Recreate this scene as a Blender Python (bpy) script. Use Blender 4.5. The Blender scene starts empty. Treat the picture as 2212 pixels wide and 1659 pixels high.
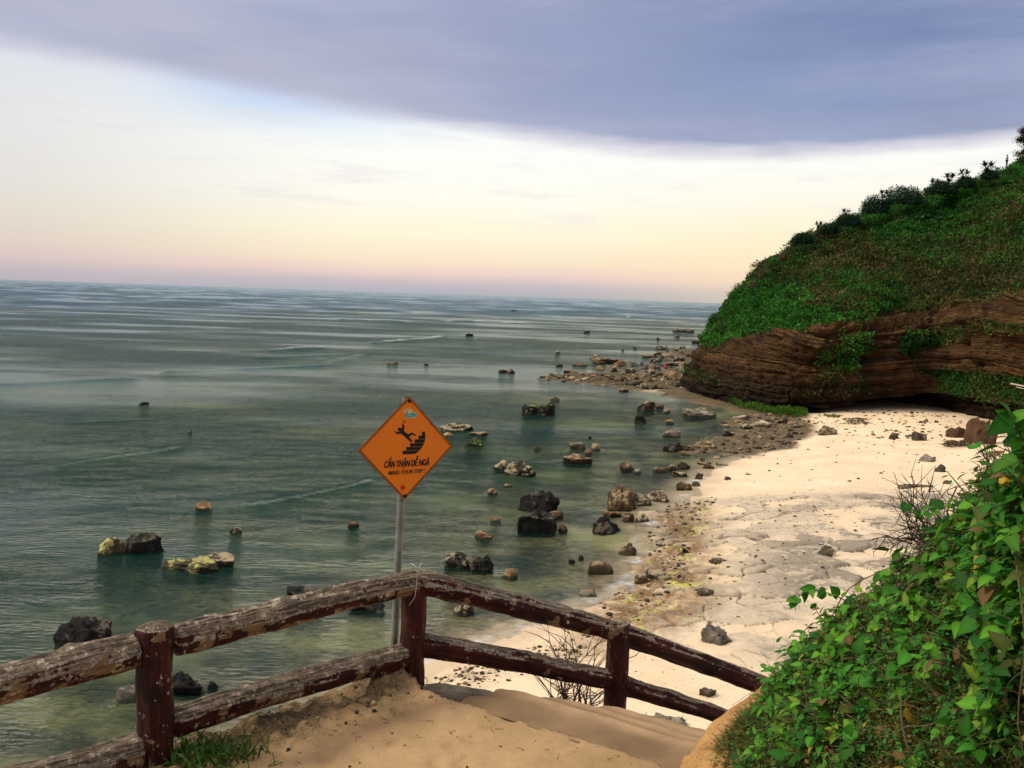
import bpy, bmesh, math, random
import numpy as np
from mathutils import Vector, Matrix
random.seed(7); rng = np.random.default_rng(7)
SC = bpy.context.scene; COL = SC.collection
rad = math.radians

# ---------------------------------------------------------------- camera, sky, sun, exposure
EYE = Vector((0, 0, 13.0)); F = 1916.0
cam_d = bpy.data.cameras.new('camera'); cam = bpy.data.objects.new('camera', cam_d); COL.objects.link(cam)
cam_d.sensor_width = 36; cam_d.lens = 36 * F / 2212; cam_d.clip_start = .05; cam_d.clip_end = 60000
M3 = (Matrix.Rotation(rad(90 - 5.66), 3, 'X') @ Matrix.Rotation(rad(1.885), 3, 'Z'))
cam.matrix_world = Matrix.Translation(EYE) @ M3.to_4x4(); SC.camera = cam
SUN_AZ, SUN_EL = -92.0, 40.0                       # degrees from +Y (minus = left), and up
sd = Vector((math.sin(rad(SUN_AZ)) * math.cos(rad(SUN_EL)), math.cos(rad(SUN_AZ)) * math.cos(rad(SUN_EL)), math.sin(rad(SUN_EL))))
sun_d = bpy.data.lights.new('sun', 'SUN'); sun = bpy.data.objects.new('sun', sun_d); COL.objects.link(sun)
sun_d.energy = 2.6; sun_d.angle = rad(11); sun_d.color = (1, .91, .76)
sun.rotation_euler = sd.to_track_quat('Z', 'Y').to_euler()
SC.view_settings.view_transform = 'Standard'; SC.view_settings.look = 'None'
SC.view_settings.exposure = 0.12; SC.view_settings.gamma = 1
try: SC.view_settings.use_curve_mapping = False
except Exception: pass
SC.cycles.max_bounces = 6; SC.cycles.diffuse_bounces = 2; SC.cycles.glossy_bounces = 2
SC.cycles.transparent_max_bounces = 8; SC.cycles.caustics_reflective = False; SC.cycles.caustics_refractive = False

class G:
    """small node builder: g('ShaderNodeX', {input: value or socket}, prop=...)"""
    def __init__(s, tree): s.t = tree; tree.nodes.clear()
    def __call__(s, typ, ins=None, **props):
        n = s.t.nodes.new('ShaderNode' + typ)
        for k, v in props.items(): setattr(n, k, v)
        for k, v in (ins or {}).items():
            sk = n.inputs[k]
            if isinstance(v, bpy.types.NodeSocket): s.t.links.new(v, sk)
            elif isinstance(v, bpy.types.Node): s.t.links.new(v.outputs[0], sk)
            else:
                if sk.type == 'RGBA' and len(v) == 3: v = (*v, 1)
                sk.default_value = v
        return n
    def m(s, op, a, b=0.0, c=0.0, clamp=False):
        n = s('Math', {0: a, 1: b, 2: c}, operation=op); n.use_clamp = clamp; return n.outputs[0]
    def mr(s, v, a, b, c=0.0, d=1.0, smooth=False):
        n = s('MapRange', {0: v, 1: a, 2: b, 3: c, 4: d}); n.interpolation_type = 'SMOOTHSTEP' if smooth else 'LINEAR'
        return n.outputs[0]
    def mix(s, f, a, b, bt='MIX'):
        n = s('Mix', data_type='RGBA', blend_type=bt)
        for i, v in ((0, f), (6, a), (7, b)):
            if isinstance(v, bpy.types.NodeSocket): s.t.links.new(v, n.inputs[i])
            elif isinstance(v, bpy.types.Node): s.t.links.new(v.outputs[0], n.inputs[i])
            else: n.inputs[i].default_value = (*v, 1) if isinstance(v, tuple) and len(v) == 3 else v
        return n.outputs[2]
    def noise(s, vec, scale, detail=4.0, rough=.55, dist=0.0):
        return s('TexNoise', {'Vector': vec, 'Scale': scale, 'Detail': detail, 'Roughness': rough, 'Distortion': dist}).outputs[0]
    def ramp(s, f, stops, interp='LINEAR'):
        n = s('ValToRGB', {0: f}); r = n.color_ramp; r.interpolation = interp
        while len(r.elements) < len(stops): r.elements.new(.5)
        for e, (p, c) in zip(r.elements, stops): e.position = p; e.color = (*c, 1) if len(c) == 3 else c
        return n.outputs[0]
def lin(r, g, b):
    f = lambda c: (c / 255 / 12.92) if c < 10 else ((c / 255 + .055) / 1.055) ** 2.4
    return (f(r), f(g), f(b))

w = bpy.data.worlds.new('World'); SC.world = w; w.use_nodes = True
g = G(w.node_tree)
tc = g('TexCoord').outputs['Generated']
sx = g('SeparateXYZ', {0: tc}); X, Y, Z = sx.outputs
el = g.m('MULTIPLY', g.m('ARCSINE', Z), 57.2958)
az = g.m('MULTIPLY', g.m('ARCTAN2', X, Y), 57.2958)
wob = g.noise(g('Mapping', {0: tc, 3: (2.2, 2.2, 14)}), 1.4, 5, .55)
wob2 = g.noise(g('Mapping', {0: tc, 3: (1.5, 1.5, 9)}), 2.6, 6, .6)
# clear belt under the cloud: colour by elevation
eln = g.mr(el, 0, 20)
belt = g.ramp(g.m('ADD', eln, g.m('MULTIPLY', g.m('SUBTRACT', wob2, .5), .03)), [
    (0.0, lin(176, 176, 186)), (.03, lin(196, 186, 192)), (.065, lin(236, 208, 198)), (.11, lin(248, 228, 200)),
    (.19, lin(252, 243, 214)), (.30, lin(253, 250, 236)), (.45, lin(250, 251, 246)), (.58, lin(238, 243, 248)), (1.0, lin(205, 222, 244))])
lft = g.mr(az, -34, -8, 1, 0, True)
belt = g.mix(g.m('MULTIPLY', lft, .55), belt, g.mix(eln, lin(188, 176, 184), lin(214, 220, 222)))
belt = g.mix(g.m('MULTIPLY', g.mr(az, 0, 22, 0, 1, True), g.mr(el, 2, 9, .45, 0, True)), belt, lin(252, 226, 165))
streak = g.m('MULTIPLY', g.mr(wob2, .52, .68, 0, 1, True), g.mr(el, 5, 9, 0, 1, True))
belt = g.mix(g.m('MULTIPLY', g.m('MULTIPLY', streak, g.mr(az, -34, -10, 1.0, .1, True)), .9), belt, lin(222, 214, 220))
bl = g.m('MULTIPLY', g.mr(az, -26, -15, 0, 1, True), g.mr(az, -15, 0, 1, 0, True))
bl = g.m('MULTIPLY', bl, g.mr(el, 8.5, 12, 0, .75, True))
belt = g.mix(bl, belt, lin(176, 205, 240))
# lower edge of the big cloud bank, elevation by azimuth
fc = g('FloatCurve', {1: g.mr(az, -40, 50)})
cm = fc.mapping.curves[0]
pts = [(-40, 12.6), (-29.7, 11.8), (-24, 11.4), (-17.7, 11.0), (-12, 10.4), (-8, 10.1), (-3.6, 9.8), (.8, 9.4), (5, 9.0), (13.7, 8.6), (21.6, 8.55), (29, 8.9), (50, 10.5)]
while len(cm.points) < len(pts): cm.points.new(.5, .5)
for p, (a, e) in zip(cm.points, pts): p.location = ((a + 40) / 90, e / 20)
fc.mapping.update()
edge = g.m('MULTIPLY', fc.outputs[0], 20.0)
d = g.m('SUBTRACT', el, g.m('ADD', edge, g.m('ADD', g.m('MULTIPLY', g.m('SUBTRACT', wob, .5), 1.5), g.m('MULTIPLY', g.m('SUBTRACT', wob2, .5), 1.6))))
soft = g.mr(az, -30, 16, 2.0, 1.2, True)
cmask = g.m('DIVIDE', d, soft); cmask = g.m('MAXIMUM', g.m('MINIMUM', cmask, 1.0), 0.0)
cmask = g.mr(cmask, 0, 1, 0, 1, True)
rgt = g.mr(az, -30, 24, 0, 1, True)
ccol = g.mix(rgt, lin(180, 180, 198), lin(130, 145, 184))
ccol = g.mix(g.m('MULTIPLY', g.m('MULTIPLY', g.mr(az, 2, 28, 0, 1, True), g.mr(el, 12, 17, 0, 1, True)), .6), ccol, lin(100, 116, 160))
ccol = g.mix(g.m('MULTIPLY', g.mr(d, .2, 4.5, 1, 0, True), .6), ccol, lin(178, 180, 200))
ccol = g.mix(g.mr(wob, .35, .7, 0, .55), ccol, lin(146, 162, 196))
ccol = g.mix(g.m('MULTIPLY', g.mr(az, 20, 31, 0, .8, True), g.mr(wob2, .4, .65, 0, 1)), ccol, lin(138, 142, 160))
lowedge = g.m('MULTIPLY', g.m('MULTIPLY', cmask, g.m('SUBTRACT', 1.0, cmask)), g.mr(az, -25, 12, .3, 1.6, True))
sky = g.mix(cmask, belt, ccol)
sky = g.mix(g.m('MULTIPLY', lowedge, .7), sky, lin(234, 218, 226))
lowfr = g.noise(g('Mapping', {0: tc, 1: (9, 4, 2), 3: (3, 3, 22)}), 3.0, 8, .62)
sky = g.mix(g.m('MULTIPLY', g.m('MULTIPLY', g.mr(lowfr, .50, .68, 0, 1, True), g.mr(el, 2.5, 6, 0, .35, True)), g.m('SUBTRACT', 1.0, cmask)), sky, lin(226, 218, 222))
str2 = g.noise(g('Mapping', {0: tc, 1: (3, 1, 2), 2: (0, .12, .1), 3: (1.1, 1.1, 7)}), 2.2, 7, .6)
sky = g.mix(g.m('MULTIPLY', g.m('MULTIPLY', g.mr(str2, .42, .68, 0, .5, True), cmask), g.mr(az, -30, 20, 1, .6)), sky, lin(190, 192, 212))
# thinner, brighter cloud high overhead (out of frame), which lights the place
sky = g.mix(g.mr(el, 44, 72, 0, 1, True), sky, (2.3, 2.1, 1.85))
sky = g.mix(g.mr(el, -3, 0, 1, 0, True), sky, lin(120, 125, 130))
nis = g('TexSky', sky_type='NISHITA', sun_disc=False, sun_elevation=rad(SUN_EL), sun_rotation=rad(SUN_AZ))
b1 = g('Background', {0: nis, 1: .07}); b2 = g('Background', {0: sky, 1: 1.0})
ms = g('MixShader', {0: .93, 1: b1, 2: b2})
g('OutputWorld', {0: ms})

# ---------------------------------------------------------------- helpers
def ray(u, v):
    return M3 @ Vector(((u - 1106) / F, -(v - 829.5) / F, -1))
def onz(u, v, z=0.0):
    r = ray(u, v); t = (z - EYE.z) / r.z
    return EYE + r * t
def ony(u, v, y):
    r = ray(u, v); return EYE + r * (y / r.y)
def hsh(ix, iy, iz):
    h = (ix.astype(np.int64) * 374761393 + iy.astype(np.int64) * 668265263 + iz.astype(np.int64) * 2147483647) & 0xffffffff
    h = ((h ^ (h >> 13)) * 1274126177) & 0xffffffff
    h = ((h ^ (h >> 15)) * 2246822519) & 0xffffffff
    return ((h ^ (h >> 16)) & 0xffffff) / float(0xffffff)
def vn(x, y, z=0.0):
    x, y, z = np.broadcast_arrays(np.asarray(x, float), np.asarray(y, float), np.asarray(z, float))
    fx, fy, fz = np.floor(x), np.floor(y), np.floor(z); a, b, c = x - fx, y - fy, z - fz
    a, b, c = a * a * (3 - 2 * a), b * b * (3 - 2 * b), c * c * (3 - 2 * c); r = 0
    for i in (0, 1):
        for j in (0, 1):
            for k in (0, 1):
                r = r + (a if i else 1 - a) * (b if j else 1 - b) * (c if k else 1 - c) * hsh(fx + i, fy + j, fz + k)
    return r * 2 - 1
def fbm(x, y, z=0.0, o=4, s=1.0, gain=.5):
    r = 0; a = 1.0
    for i in range(o):
        r = r + a * vn(np.asarray(x) * s + 17.3 * i, np.asarray(y) * s + 5.1 * i, np.asarray(z) * s + 9.7 * i); s *= 2.03; a *= gain
    return r
def sst(a, b, x):
    t = np.clip((np.asarray(x, float) - a) / (b - a), 0, 1); return t * t * (3 - 2 * t)
def worley(x, y, seed=0):
    """F1, F2 and the nearest cell's random value"""
    fx, fy = np.floor(x), np.floor(y); f1 = np.full(np.shape(x), 9.); f2 = f1.copy(); cid = np.zeros(np.shape(x))
    for i in (-1, 0, 1):
        for j in (-1, 0, 1):
            cx, cy = fx + i, fy + j
            px = cx + hsh(cx, cy, cx * 0 + seed); py = cy + hsh(cx, cy, cx * 0 + seed + 1)
            dd = np.hypot(px - x, py - y); r = hsh(cx, cy, cx * 0 + seed + 2)
            nw = dd < f1; f2 = np.where(nw, f1, np.minimum(f2, dd)); cid = np.where(nw, r, cid); f1 = np.where(nw, dd, f1)
    return f1, f2, cid
def polydist(px, py, poly, closed=True):
    P = np.array(poly, float); d = np.full(px.shape, 1e9); ins = np.zeros(px.shape, bool); n = len(P)
    for i in range(n if closed else n - 1):
        a, b = P[i], P[(i + 1) % n]; ab = b - a; L = ab @ ab + 1e-12
        t = np.clip(((px - a[0]) * ab[0] + (py - a[1]) * ab[1]) / L, 0, 1)
        d = np.minimum(d, np.hypot(px - a[0] - t * ab[0], py - a[1] - t * ab[1]))
        if closed:
            c = ((a[1] > py) != (b[1] > py))
            with np.errstate(divide='ignore', invalid='ignore'):
                xi = (b[0] - a[0]) * (py - a[1]) / (b[1] - a[1] if b[1] != a[1] else 1e-9) + a[0]
            ins ^= c & (px < xi)
    return np.where(ins, d, -d) if closed else d
def mesh(name, V, Fc, mat=None, parent=None, attrs=None, smooth=True, cols=None):
    me = bpy.data.meshes.new(name); V = np.asarray(V, np.float32)
    if isinstance(Fc, np.ndarray):
        n, k = Fc.shape
        me.vertices.add(len(V)); me.vertices.foreach_set('co', V.ravel())
        me.loops.add(n * k); me.loops.foreach_set('vertex_index', Fc.astype(np.int32).ravel())
        me.polygons.add(n); me.polygons.foreach_set('loop_start', np.arange(0, n * k, k, dtype=np.int32))
        me.polygons.foreach_set('loop_total', np.full(n, k, np.int32)); me.update(calc_edges=True)
    else:
        me.from_pydata([tuple(map(float, v)) for v in V], [], Fc); me.update()
    if smooth and len(me.polygons): me.polygons.foreach_set('use_smooth', np.ones(len(me.polygons), bool))
    for k, a in (attrs or {}).items():
        at = me.attributes.new(k, 'FLOAT', 'POINT'); at.data.foreach_set('value', np.asarray(a, np.float32).ravel())
    if cols is not None:
        at = me.attributes.new('tint', 'FLOAT_COLOR', 'POINT'); c = np.ones((len(V), 4), np.float32); c[:, :3] = cols
        at.data.foreach_set('color', c.ravel())
    if mat: me.materials.append(mat)
    o = bpy.data.objects.new(name, me); COL.objects.link(o)
    if parent: o.parent = parent
    return o
def gridf(nr, nc):
    i = np.arange(nr - 1)[:, None] * nc + np.arange(nc - 1)[None, :]
    return np.stack([i, i + 1, i + nc + 1, i + nc], -1).reshape(-1, 4)
def tag(o, label=None, cat=None, group=None, kind=None):
    if label: o['label'] = label
    if cat: o['category'] = cat
    if group: o['group'] = group
    if kind: o['kind'] = kind
    return o
def empty(name, loc, label, cat, group=None):
    o = bpy.data.objects.new(name, None); COL.objects.link(o); o.location = loc; o.empty_display_size = .2
    return tag(o, label, cat, group)
def material(name): m = bpy.data.materials.new(name); m.use_nodes = True; return m, G(m.node_tree)
def finish(g, bsdf): g('OutputMaterial', {0: bsdf})
def plain(name, col, rough=.8, var=.0, scale=8.0, bump=0.0, spec=.3):
    m, g = material(name); co = g('TexCoord').outputs['Object']
    c = col
    if var:
        n = g.noise(co, scale, 5)
        c = g.mix(g.mr(n, .3, .7), tuple(x * (1 - var) for x in col), tuple(min(1, x * (1 + var)) for x in col))
    ins = {'Base Color': c, 'Roughness': rough, 'Specular IOR Level': spec}
    if bump: ins['Normal'] = g('Bump', {'Strength': bump, 'Distance': .02, 'Height': g.noise(co, scale * 3, 5)})
    finish(g, g('BsdfPrincipled', ins)); return m
def tubes(segs, k=5):
    """segs: list of (points, radii); one vertex/face set of tapered tubes"""
    V, Fs = [], []
    for pts, rr in segs:
        pts = [Vector(p) for p in pts]; base = len(V); n = len(pts)
        up = Vector((.31, .17, .93)).normalized()
        for i, p in enumerate(pts):
            t = (pts[min(i + 1, n - 1)] - pts[max(i - 1, 0)]).normalized()
            a = t.cross(up); a = a.normalized() if a.length > 1e-4 else Vector((1, 0, 0)); b = t.cross(a)
            r = rr[i] if hasattr(rr, '__len__') else rr
            for j in range(k):
                an = 2 * math.pi * j / k; V.append(p + (a * math.cos(an) + b * math.sin(an)) * r)
        for i in range(n - 1):
            for j in range(k):
                q = (j + 1) % k; Fs.append((base + i * k + j, base + i * k + q, base + (i + 1) * k + q, base + (i + 1) * k + j))
        Fs.append(tuple(base + j for j in range(k))[::-1]); Fs.append(tuple(base + (n - 1) * k + j for j in range(k)))
    return V, Fs

# ---------------------------------------------------------------- beach and sea floor
SHORE = [(-900, 2100), (0, 1830), (500, 1690), (760, 1560), (905, 1452), (1000, 1404), (1110, 1372), (1190, 1352), (1250, 1318), (1330, 1288), (1385, 1245), (1378, 1200),
         (1412, 1140), (1440, 1100), (1480, 1072), (1510, 1042), (1555, 1012), (1640, 986), (1692, 962), (1730, 940), (1722, 915),
         (1690, 898), (1640, 884), (1590, 872), (1540, 862), (1480, 853), (1425, 846), (1400, 838), (1410, 822), (1440, 812), (1470, 806), (1492, 796), (1510, 780)]
land = [tuple(onz(u, v).xy) for u, v in SHORE]
land += [(60, 260), (120, 420), (500, 500), (500, -60), (-60, -60), (-40, 2)]
nazc = np.radians(np.concatenate([np.linspace(-80, -34, 30)[:-1], np.linspace(-34, 38, 860), np.linspace(38, 85, 30)[1:]]))
nr = np.concatenate([[4, 8, 12, 15], np.geomspace(17, 170, 900), np.geomspace(175, 1500, 50)])
R_, A_ = np.meshgrid(nr, nazc, indexing='ij'); gx, gy = R_ * np.sin(A_), R_ * np.cos(A_)
wx = gx + fbm(gx, gy, 3, 3, .25) * .8; wy = gy + fbm(gx, gy, 8, 3, .25) * .8
sdist = polydist(wx, wy, land)
zoneL = lambda px: [tuple(onz(u, v, .4).xy) for u, v in px]
def zone(px, soft, z=.4):
    return sst(-soft, soft, polydist(wx, wy, [tuple(onz(u, v, z).xy) for u, v in px]))
# bare rock slab half buried in the sand
slab = zone([(1380, 1330), (1440, 1240), (1440, 1170), (1400, 1110), (1500, 1075), (1640, 1062), (1760, 1068), (1860, 1060), (2100, 1075), (2140, 1180), (1900, 1300), (1720, 1470), (1640, 1440), (1560, 1400), (1440, 1400)], 2.2)
grey = zone([(1620, 1150), (1730, 1090), (1860, 1070), (2080, 1080), (2100, 1200), (1900, 1280), (1760, 1440), (1640, 1440), (1590, 1400), (1660, 1300), (1640, 1230)], 2.0)
weed = zone([(1210, 1400), (1230, 1310), (1320, 1250), (1370, 1160), (1430, 1095), (1510, 1070), (1530, 1140), (1560, 1220), (1500, 1320), (1380, 1370)], 1.6)
reefA = zone([(1560, 905), (1650, 885), (1720, 895), (1745, 930), (1715, 960), (1640, 985), (1560, 975), (1500, 985), (1440, 975), (1520, 950), (1580, 940), (1540, 915)], 1.6, 0)
reefB = zone([(1145, 817), (1240, 806), (1420, 806), (1500, 790), (1520, 822), (1460, 842), (1380, 845), (1290, 832)], 2.2, 0)
reefC = zone([(1390, 762), (1480, 752), (1560, 745), (1560, 790), (1500, 786), (1440, 780)], 4, 0)
reefD = zone([(1270, 784), (1400, 780), (1480, 800), (1440, 812), (1300, 806)], 3, 0)
reefE = zone([(1440, 838), (1560, 855), (1640, 872), (1760, 884), (1760, 896), (1620, 890), (1500, 872), (1430, 852)], 1.2, 0)
cob = zone([(940, 1450), (1100, 1400), (1260, 1380), (1260, 1420), (1100, 1470), (960, 1490)], 1.0)
dz = np.where(sdist > 0, np.minimum(1.15 * (1 - np.exp(-sdist / 12.)), 9), 0)
prof = -.85 * (1 - np.exp(-np.maximum(-sdist, 0) / 20.)) - .012 * np.maximum(-sdist - 10, 0)
prof = np.maximum(prof, -6)
h = np.where(sdist > 0, dz, prof)
pat = fbm(gx, gy, 1, 4, .11)
h += np.where(sdist < 0, .35 * sst(1, 14, -sdist) * pat, .05 * pat)
h += .02 * fbm(gx, gy, 2, 3, 1.2)
jag = fbm(gx, gy * 1.4, 4, 5, .9, .6); reef0 = np.maximum.reduce([reefA, reefB, reefC, reefD, reefE])
for m_, hh, am in ((reefA, .07, .10), (reefB, .12, .34), (reefC, .14, .34), (reefD, -.04, .24), (reefE, .10, .12)):
    h = h * (1 - m_) + m_ * (hh + am * jag + .0 * h)
f1, f2, cid = worley(gx * .42 + .55 * fbm(gx, gy, 11, 3, .35), gy * .62 + .55 * fbm(gx, gy, 12, 3, .35))
crack = sst(.0, .055 + .03 * vn(gx * .5, gy * .5, 71), f2 - f1)
f1b, f2b, cidb = worley(gx * 1.3 + .5 * fbm(gx, gy, 13, 3, .8), gy * 1.7 + .5 * fbm(gx, gy, 14, 3, .8), 5)
sm = slab * (1 - .0 * weed)
h += sm * ((cid - .5) * .24 * sst(0, .16, f2 - f1) - (1 - crack) * .10 + .05 * fbm(gx, gy, 21, 4, .7) + .02 * (cidb - .5))
h += weed * .07 * fbm(gx, gy, 22, 4, 1.6, .65)
h = np.where((sdist < -3) & (reef0 < .3), np.minimum(h, -.10), h)
mg, g = material('beach_ground')
co = g('TexCoord').outputs['Object']
at = lambda n: g('Attribute', attribute_name=n).outputs['Fac']
n1 = g.noise(co, .35, 6); n2 = g.noise(co, 2.2, 7, .65); n3 = g.noise(co, 14, 6, .6); nf = g.noise(g('Mapping', {0: co, 3: (.6, 1.0, 1)}), 5.5, 5, .6)
sand = g.mix(g.mr(n1, .35, .65), (.70, .53, .335), (.80, .62, .42))
sand = g.mix(g.mr(nf, .60, .72, 0, .4), sand, (.50, .31, .15))
sand = g.mix(g.mr(n3, .62, .75, 0, .35), sand, (.38, .24, .12))
slabc = g.mix(g.mr(n2, .3, .7), (.40, .32, .22), (.68, .56, .40))
slabc = g.mix(g.mr(n3, .5, .72, 0, .5), slabc, (.24, .19, .13))
greyc = g.mix(g.mr(n2, .3, .7), (.13, .11, .082), (.27, .23, .175))
gm = g.m('MULTIPLY', at('grey'), g.mr(g.m('ADD', n2, g.m('ADD', g.m('MULTIPLY', n1, .5), g.m('MULTIPLY', at('cell'), .28))), .90, .98, 0, .85))
slabc = g.mix(gm, slabc, greyc)
crk = g.m('SUBTRACT', 1.0, at('crack'))
slabc = g.mix(g.m('MULTIPLY', crk, g.mr(n2, .35, .55, .45, 1)), slabc, (.05, .037, .022))
c = g.mix(g.m('MULTIPLY', at('slab'), g.mr(g.m('ADD', n1, g.m('MULTIPLY', at('cell'), .35)), .50, .62, .15, 1)), sand, slabc)
weedc = g.mix(g.mr(n2, .42, .58), (.075, .040, .014), (.27, .15, .058))
weedc = g.mix(g.mr(g.noise(co, .8, 4), .55, .66, 0, .9), weedc, (.50, .48, .10))
weedc = g.mix(g.mr(n3, .5, .6, 0, .8), weedc, (.05, .035, .02))
c = g.mix(g.m('MULTIPLY', at('weed'), g.mr(g.m('ADD', n2, g.m('MULTIPLY', n1, .6)), .62, .86, .15, 1)), c, weedc)
reefc = g.mix(g.mr(g.m('ADD', g.m('MULTIPLY', n2, .6), g.m('MULTIPLY', n3, .4)), .40, .60), (.014, .015, .008), (.15, .11, .055))
reefc = g.mix(g.mr(n1, .5, .65, 0, .6), reefc, (.15, .085, .025))
c = g.mix(g.m('MULTIPLY', g.mr(at('reef'), .05, .5), g.mr(n2, .30, .45, .8, 1)), c, reefc)
cobc = g.mix(g.mr(n3, .42, .55), (.07, .05, .03), (.55, .42, .25))
c = g.mix(g.m('MULTIPLY', at('cob'), g.mr(n2, .45, .6)), c, cobc)
zz = g('SeparateXYZ', {0: co}).outputs[2]
wet = g.mr(g.m('ADD', zz, g.m('MULTIPLY', g.m('SUBTRACT', n1, .5), .12)), .0, .16, 1, 0, True)
c = g.mix(g.m('MULTIPLY', wet, .55), c, g.mix(.5, c, (.25, .17, .09)))
# sea floor: sand with dark weed and coral patches
floor_ = g.mix(g.mr(g.noise(co, .22, 7, .62), .42, .60), (.27, .235, .11), (.014, .030, .016))
floor_ = g.mix(g.mr(n2, .46, .58, 0, .8), floor_, (.06, .048, .022))
floor_ = g.mix(g.mr(g.noise(co, .12, 4, .5), .54, .66, 0, .8), floor_, (.46, .44, .18))
c = g.mix(g.mr(g.m('ADD', zz, g.m('MULTIPLY', g.m('SUBTRACT', n2, .5), .12)), -.12, -.01, 1, 0, True), c, floor_)
bmp = g('Bump', {'Strength': .7, 'Distance': .05, 'Height': g.m('ADD', n3, g.m('MULTIPLY', n2, 1.6))})
finish(g, g('BsdfPrincipled', {'Base Color': c, 'Roughness': g.mr(wet, 0, 1, .95, .5), 'Specular IOR Level': .2, 'Normal': bmp}))
reef = np.maximum.reduce([reefA, reefB, reefC, reefD, reefE])
ground = mesh('beach', np.stack([gx, gy, h], -1).reshape(-1, 3), gridf(*gx.shape), mg,
              attrs={'slab': sm, 'grey': grey, 'weed': weed, 'reef': reef, 'crack': crack, 'cell': cid, 'cob': cob})
tag(ground, kind='structure')
from mathutils.bvhtree import BVHTree
rr_i = nr; aa_i = nazc
def gh(x, y):
    r = math.hypot(x, y); a = math.atan2(x, y)
    i = int(np.clip(np.searchsorted(rr_i, r) - 1, 0, len(rr_i) - 2)); j = int(np.clip(np.searchsorted(aa_i, a) - 1, 0, len(aa_i) - 2))
    return float(h[i, j])

# ---------------------------------------------------------------- sea
sa = np.radians(np.concatenate([np.linspace(-85, -34, 30)[:-1], np.linspace(-34, 26, 620), np.linspace(26, 85, 30)[1:]]))
sr = np.concatenate([np.geomspace(8, 500, 980), np.geomspace(520, 45000, 60)])
R_, A_ = np.meshgrid(sr, sa, indexing='ij'); qx, qy = R_ * np.sin(A_), R_ * np.cos(A_)
sd2 = -polydist(qx, qy, land)
depth = np.clip(.85 * (1 - np.exp(-np.maximum(sd2, 0) / 20.)) + .012 * np.maximum(sd2 - 10, 0), 0, 30)
depth = depth * (1 + .45 * fbm(qx, qy, 31, 4, .06))
calm = fbm(qx * .35, qy, 33, 4, .05)
zw = .035 * fbm(qx * .6, qy, 35, 2, .55) * sst(0, 6, sd2) * sst(120, 50, R_) + .04 * fbm(qx * .5, qy, 36, 1, .09) * sst(10, 60, sd2) * sst(260, 90, R_)
foam = np.zeros_like(qx)
SWELL = [([(0, 831), (120, 826), (275, 818)], .32, 1.1, 0), ([(365, 803), (520, 797), (690, 788), (790, 762)], .30, 1.2, 0),
         ([(530, 757), (620, 754), (700, 750)], .5, 1.4, .5), ([(812, 740), (860, 737), (960, 726)], .45, 1.5, .6),
         ([(135, 1006), (240, 988), (370, 965)], .13, .5, 0), ([(560, 1085), (680, 1062), (800, 1033)], .10, .38, .25),
         ([(740, 690), (840, 693), (900, 697)], .6, 2.2, .5), ([(955, 694), (1040, 695), (1130, 698)], .7, 2.5, 1),
         ([(1342, 683), (1400, 686), (1425, 686)], .8, 2.8, 1), ([(1545, 688), (1570, 689)], .8, 2.8, 1), ([(560, 772), (650, 768), (780, 762)], .25, 1.2, 0),
         ([(860, 820), (1000, 832), (1130, 836)], .08, 2.0, 0), ([(150, 915), (330, 905), (470, 888)], .08, .5, 0)]
for px, am, wd, fo in SWELL:
    pl = [tuple(onz(u, v).xy) for u, v in px]; dd = polydist(qx + .6 * fbm(qx, qy, 40, 2, .1), qy + 1.2 * fbm(qx, qy, 41, 3, .08), pl, False)
    bm_ = np.exp(-(dd / wd) ** 2) * (.6 + .4 * vn(qx * .15, qy * .05, 4)); zw += 1.15 * am * bm_
    if fo: foam = np.maximum(foam, fo * np.exp(-(dd / (wd * .8)) ** 2) * sst(-.1, .3, fbm(qx, qy, 43, 3, .12)))
foam = np.maximum(foam, .60 * sst(.9, 0, np.abs(sd2 - .25)) * sst(-.2, .5, fbm(qx, qy, 47, 3, .5)))
zw = np.where(sd2 > -1.5, zw, 0)
ms_, g = material('sea_water')
co = g('TexCoord').outputs['Object']; at = lambda n: g('Attribute', attribute_name=n).outputs['Fac']
a1 = g.noise(g('Mapping', {0: co, 2: (0, 0, .12), 3: (.55, 1.25, 1)}), 1.5, 5, .6)
a2 = g.noise(g('Mapping', {0: co, 2: (0, 0, -.2), 3: (.5, 1.15, 1)}), .42, 5, .58)
a3 = g.noise(g('Mapping', {0: co, 2: (0, 0, .1), 3: (.5, 1.0, 1)}), 5.0, 3, .55)
a4 = g.noise(g('Mapping', {0: co, 2: (0, 0, -.1), 3: (.45, 1.3, 1)}), 2.9, 3, .5)
ht = g.m('ADD', g.m('MULTIPLY', a2, 1.5), g.m('ADD', g.m('MULTIPLY', a1, 1.0), g.m('ADD', g.m('MULTIPLY', a3, .55), g.m('MULTIPLY', a4, 1.1))))
cal = g.mr(g.m('ADD', at('calm'), g.m('MULTIPLY', g.m('SUBTRACT', g.noise(co, .035, 5, .6), .5), 1.2)), -.45, .5, .20, 1.2)
far = g.mr(at('depth'), 1.0, 5.0, 1.0, 1.5)
nrm = g('Bump', {'Strength': g.m('MULTIPLY', cal, .9), 'Distance': g.m('MULTIPLY', far, .42), 'Height': ht}).outputs[0]
nrf = g('Bump', {'Strength': g.m('MULTIPLY', cal, .9), 'Distance': .34, 'Height': ht}).outputs[0]
dep = at('depth')
body = g.m('SUBTRACT', 1.0, g.m('POWER', 2.718, g.m('MULTIPLY', dep, -1.15)))
body = g.m('MINIMUM', g.m('MULTIPLY', body, .97), .97)
bcol = g.mix(g.mr(dep, .3, 6, 0, 1), (.005, .034, .023), (.010, .050, .066))
bcol = g.mix(g.m('MULTIPLY', g.mr(g.noise(g('Mapping', {0: co, 3: (.5, 1, 1)}), .085, 5, .6), .50, .66), g.mr(dep, .6, 3.0, .9, .0)), bcol, (.075, .105, .045))
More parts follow.
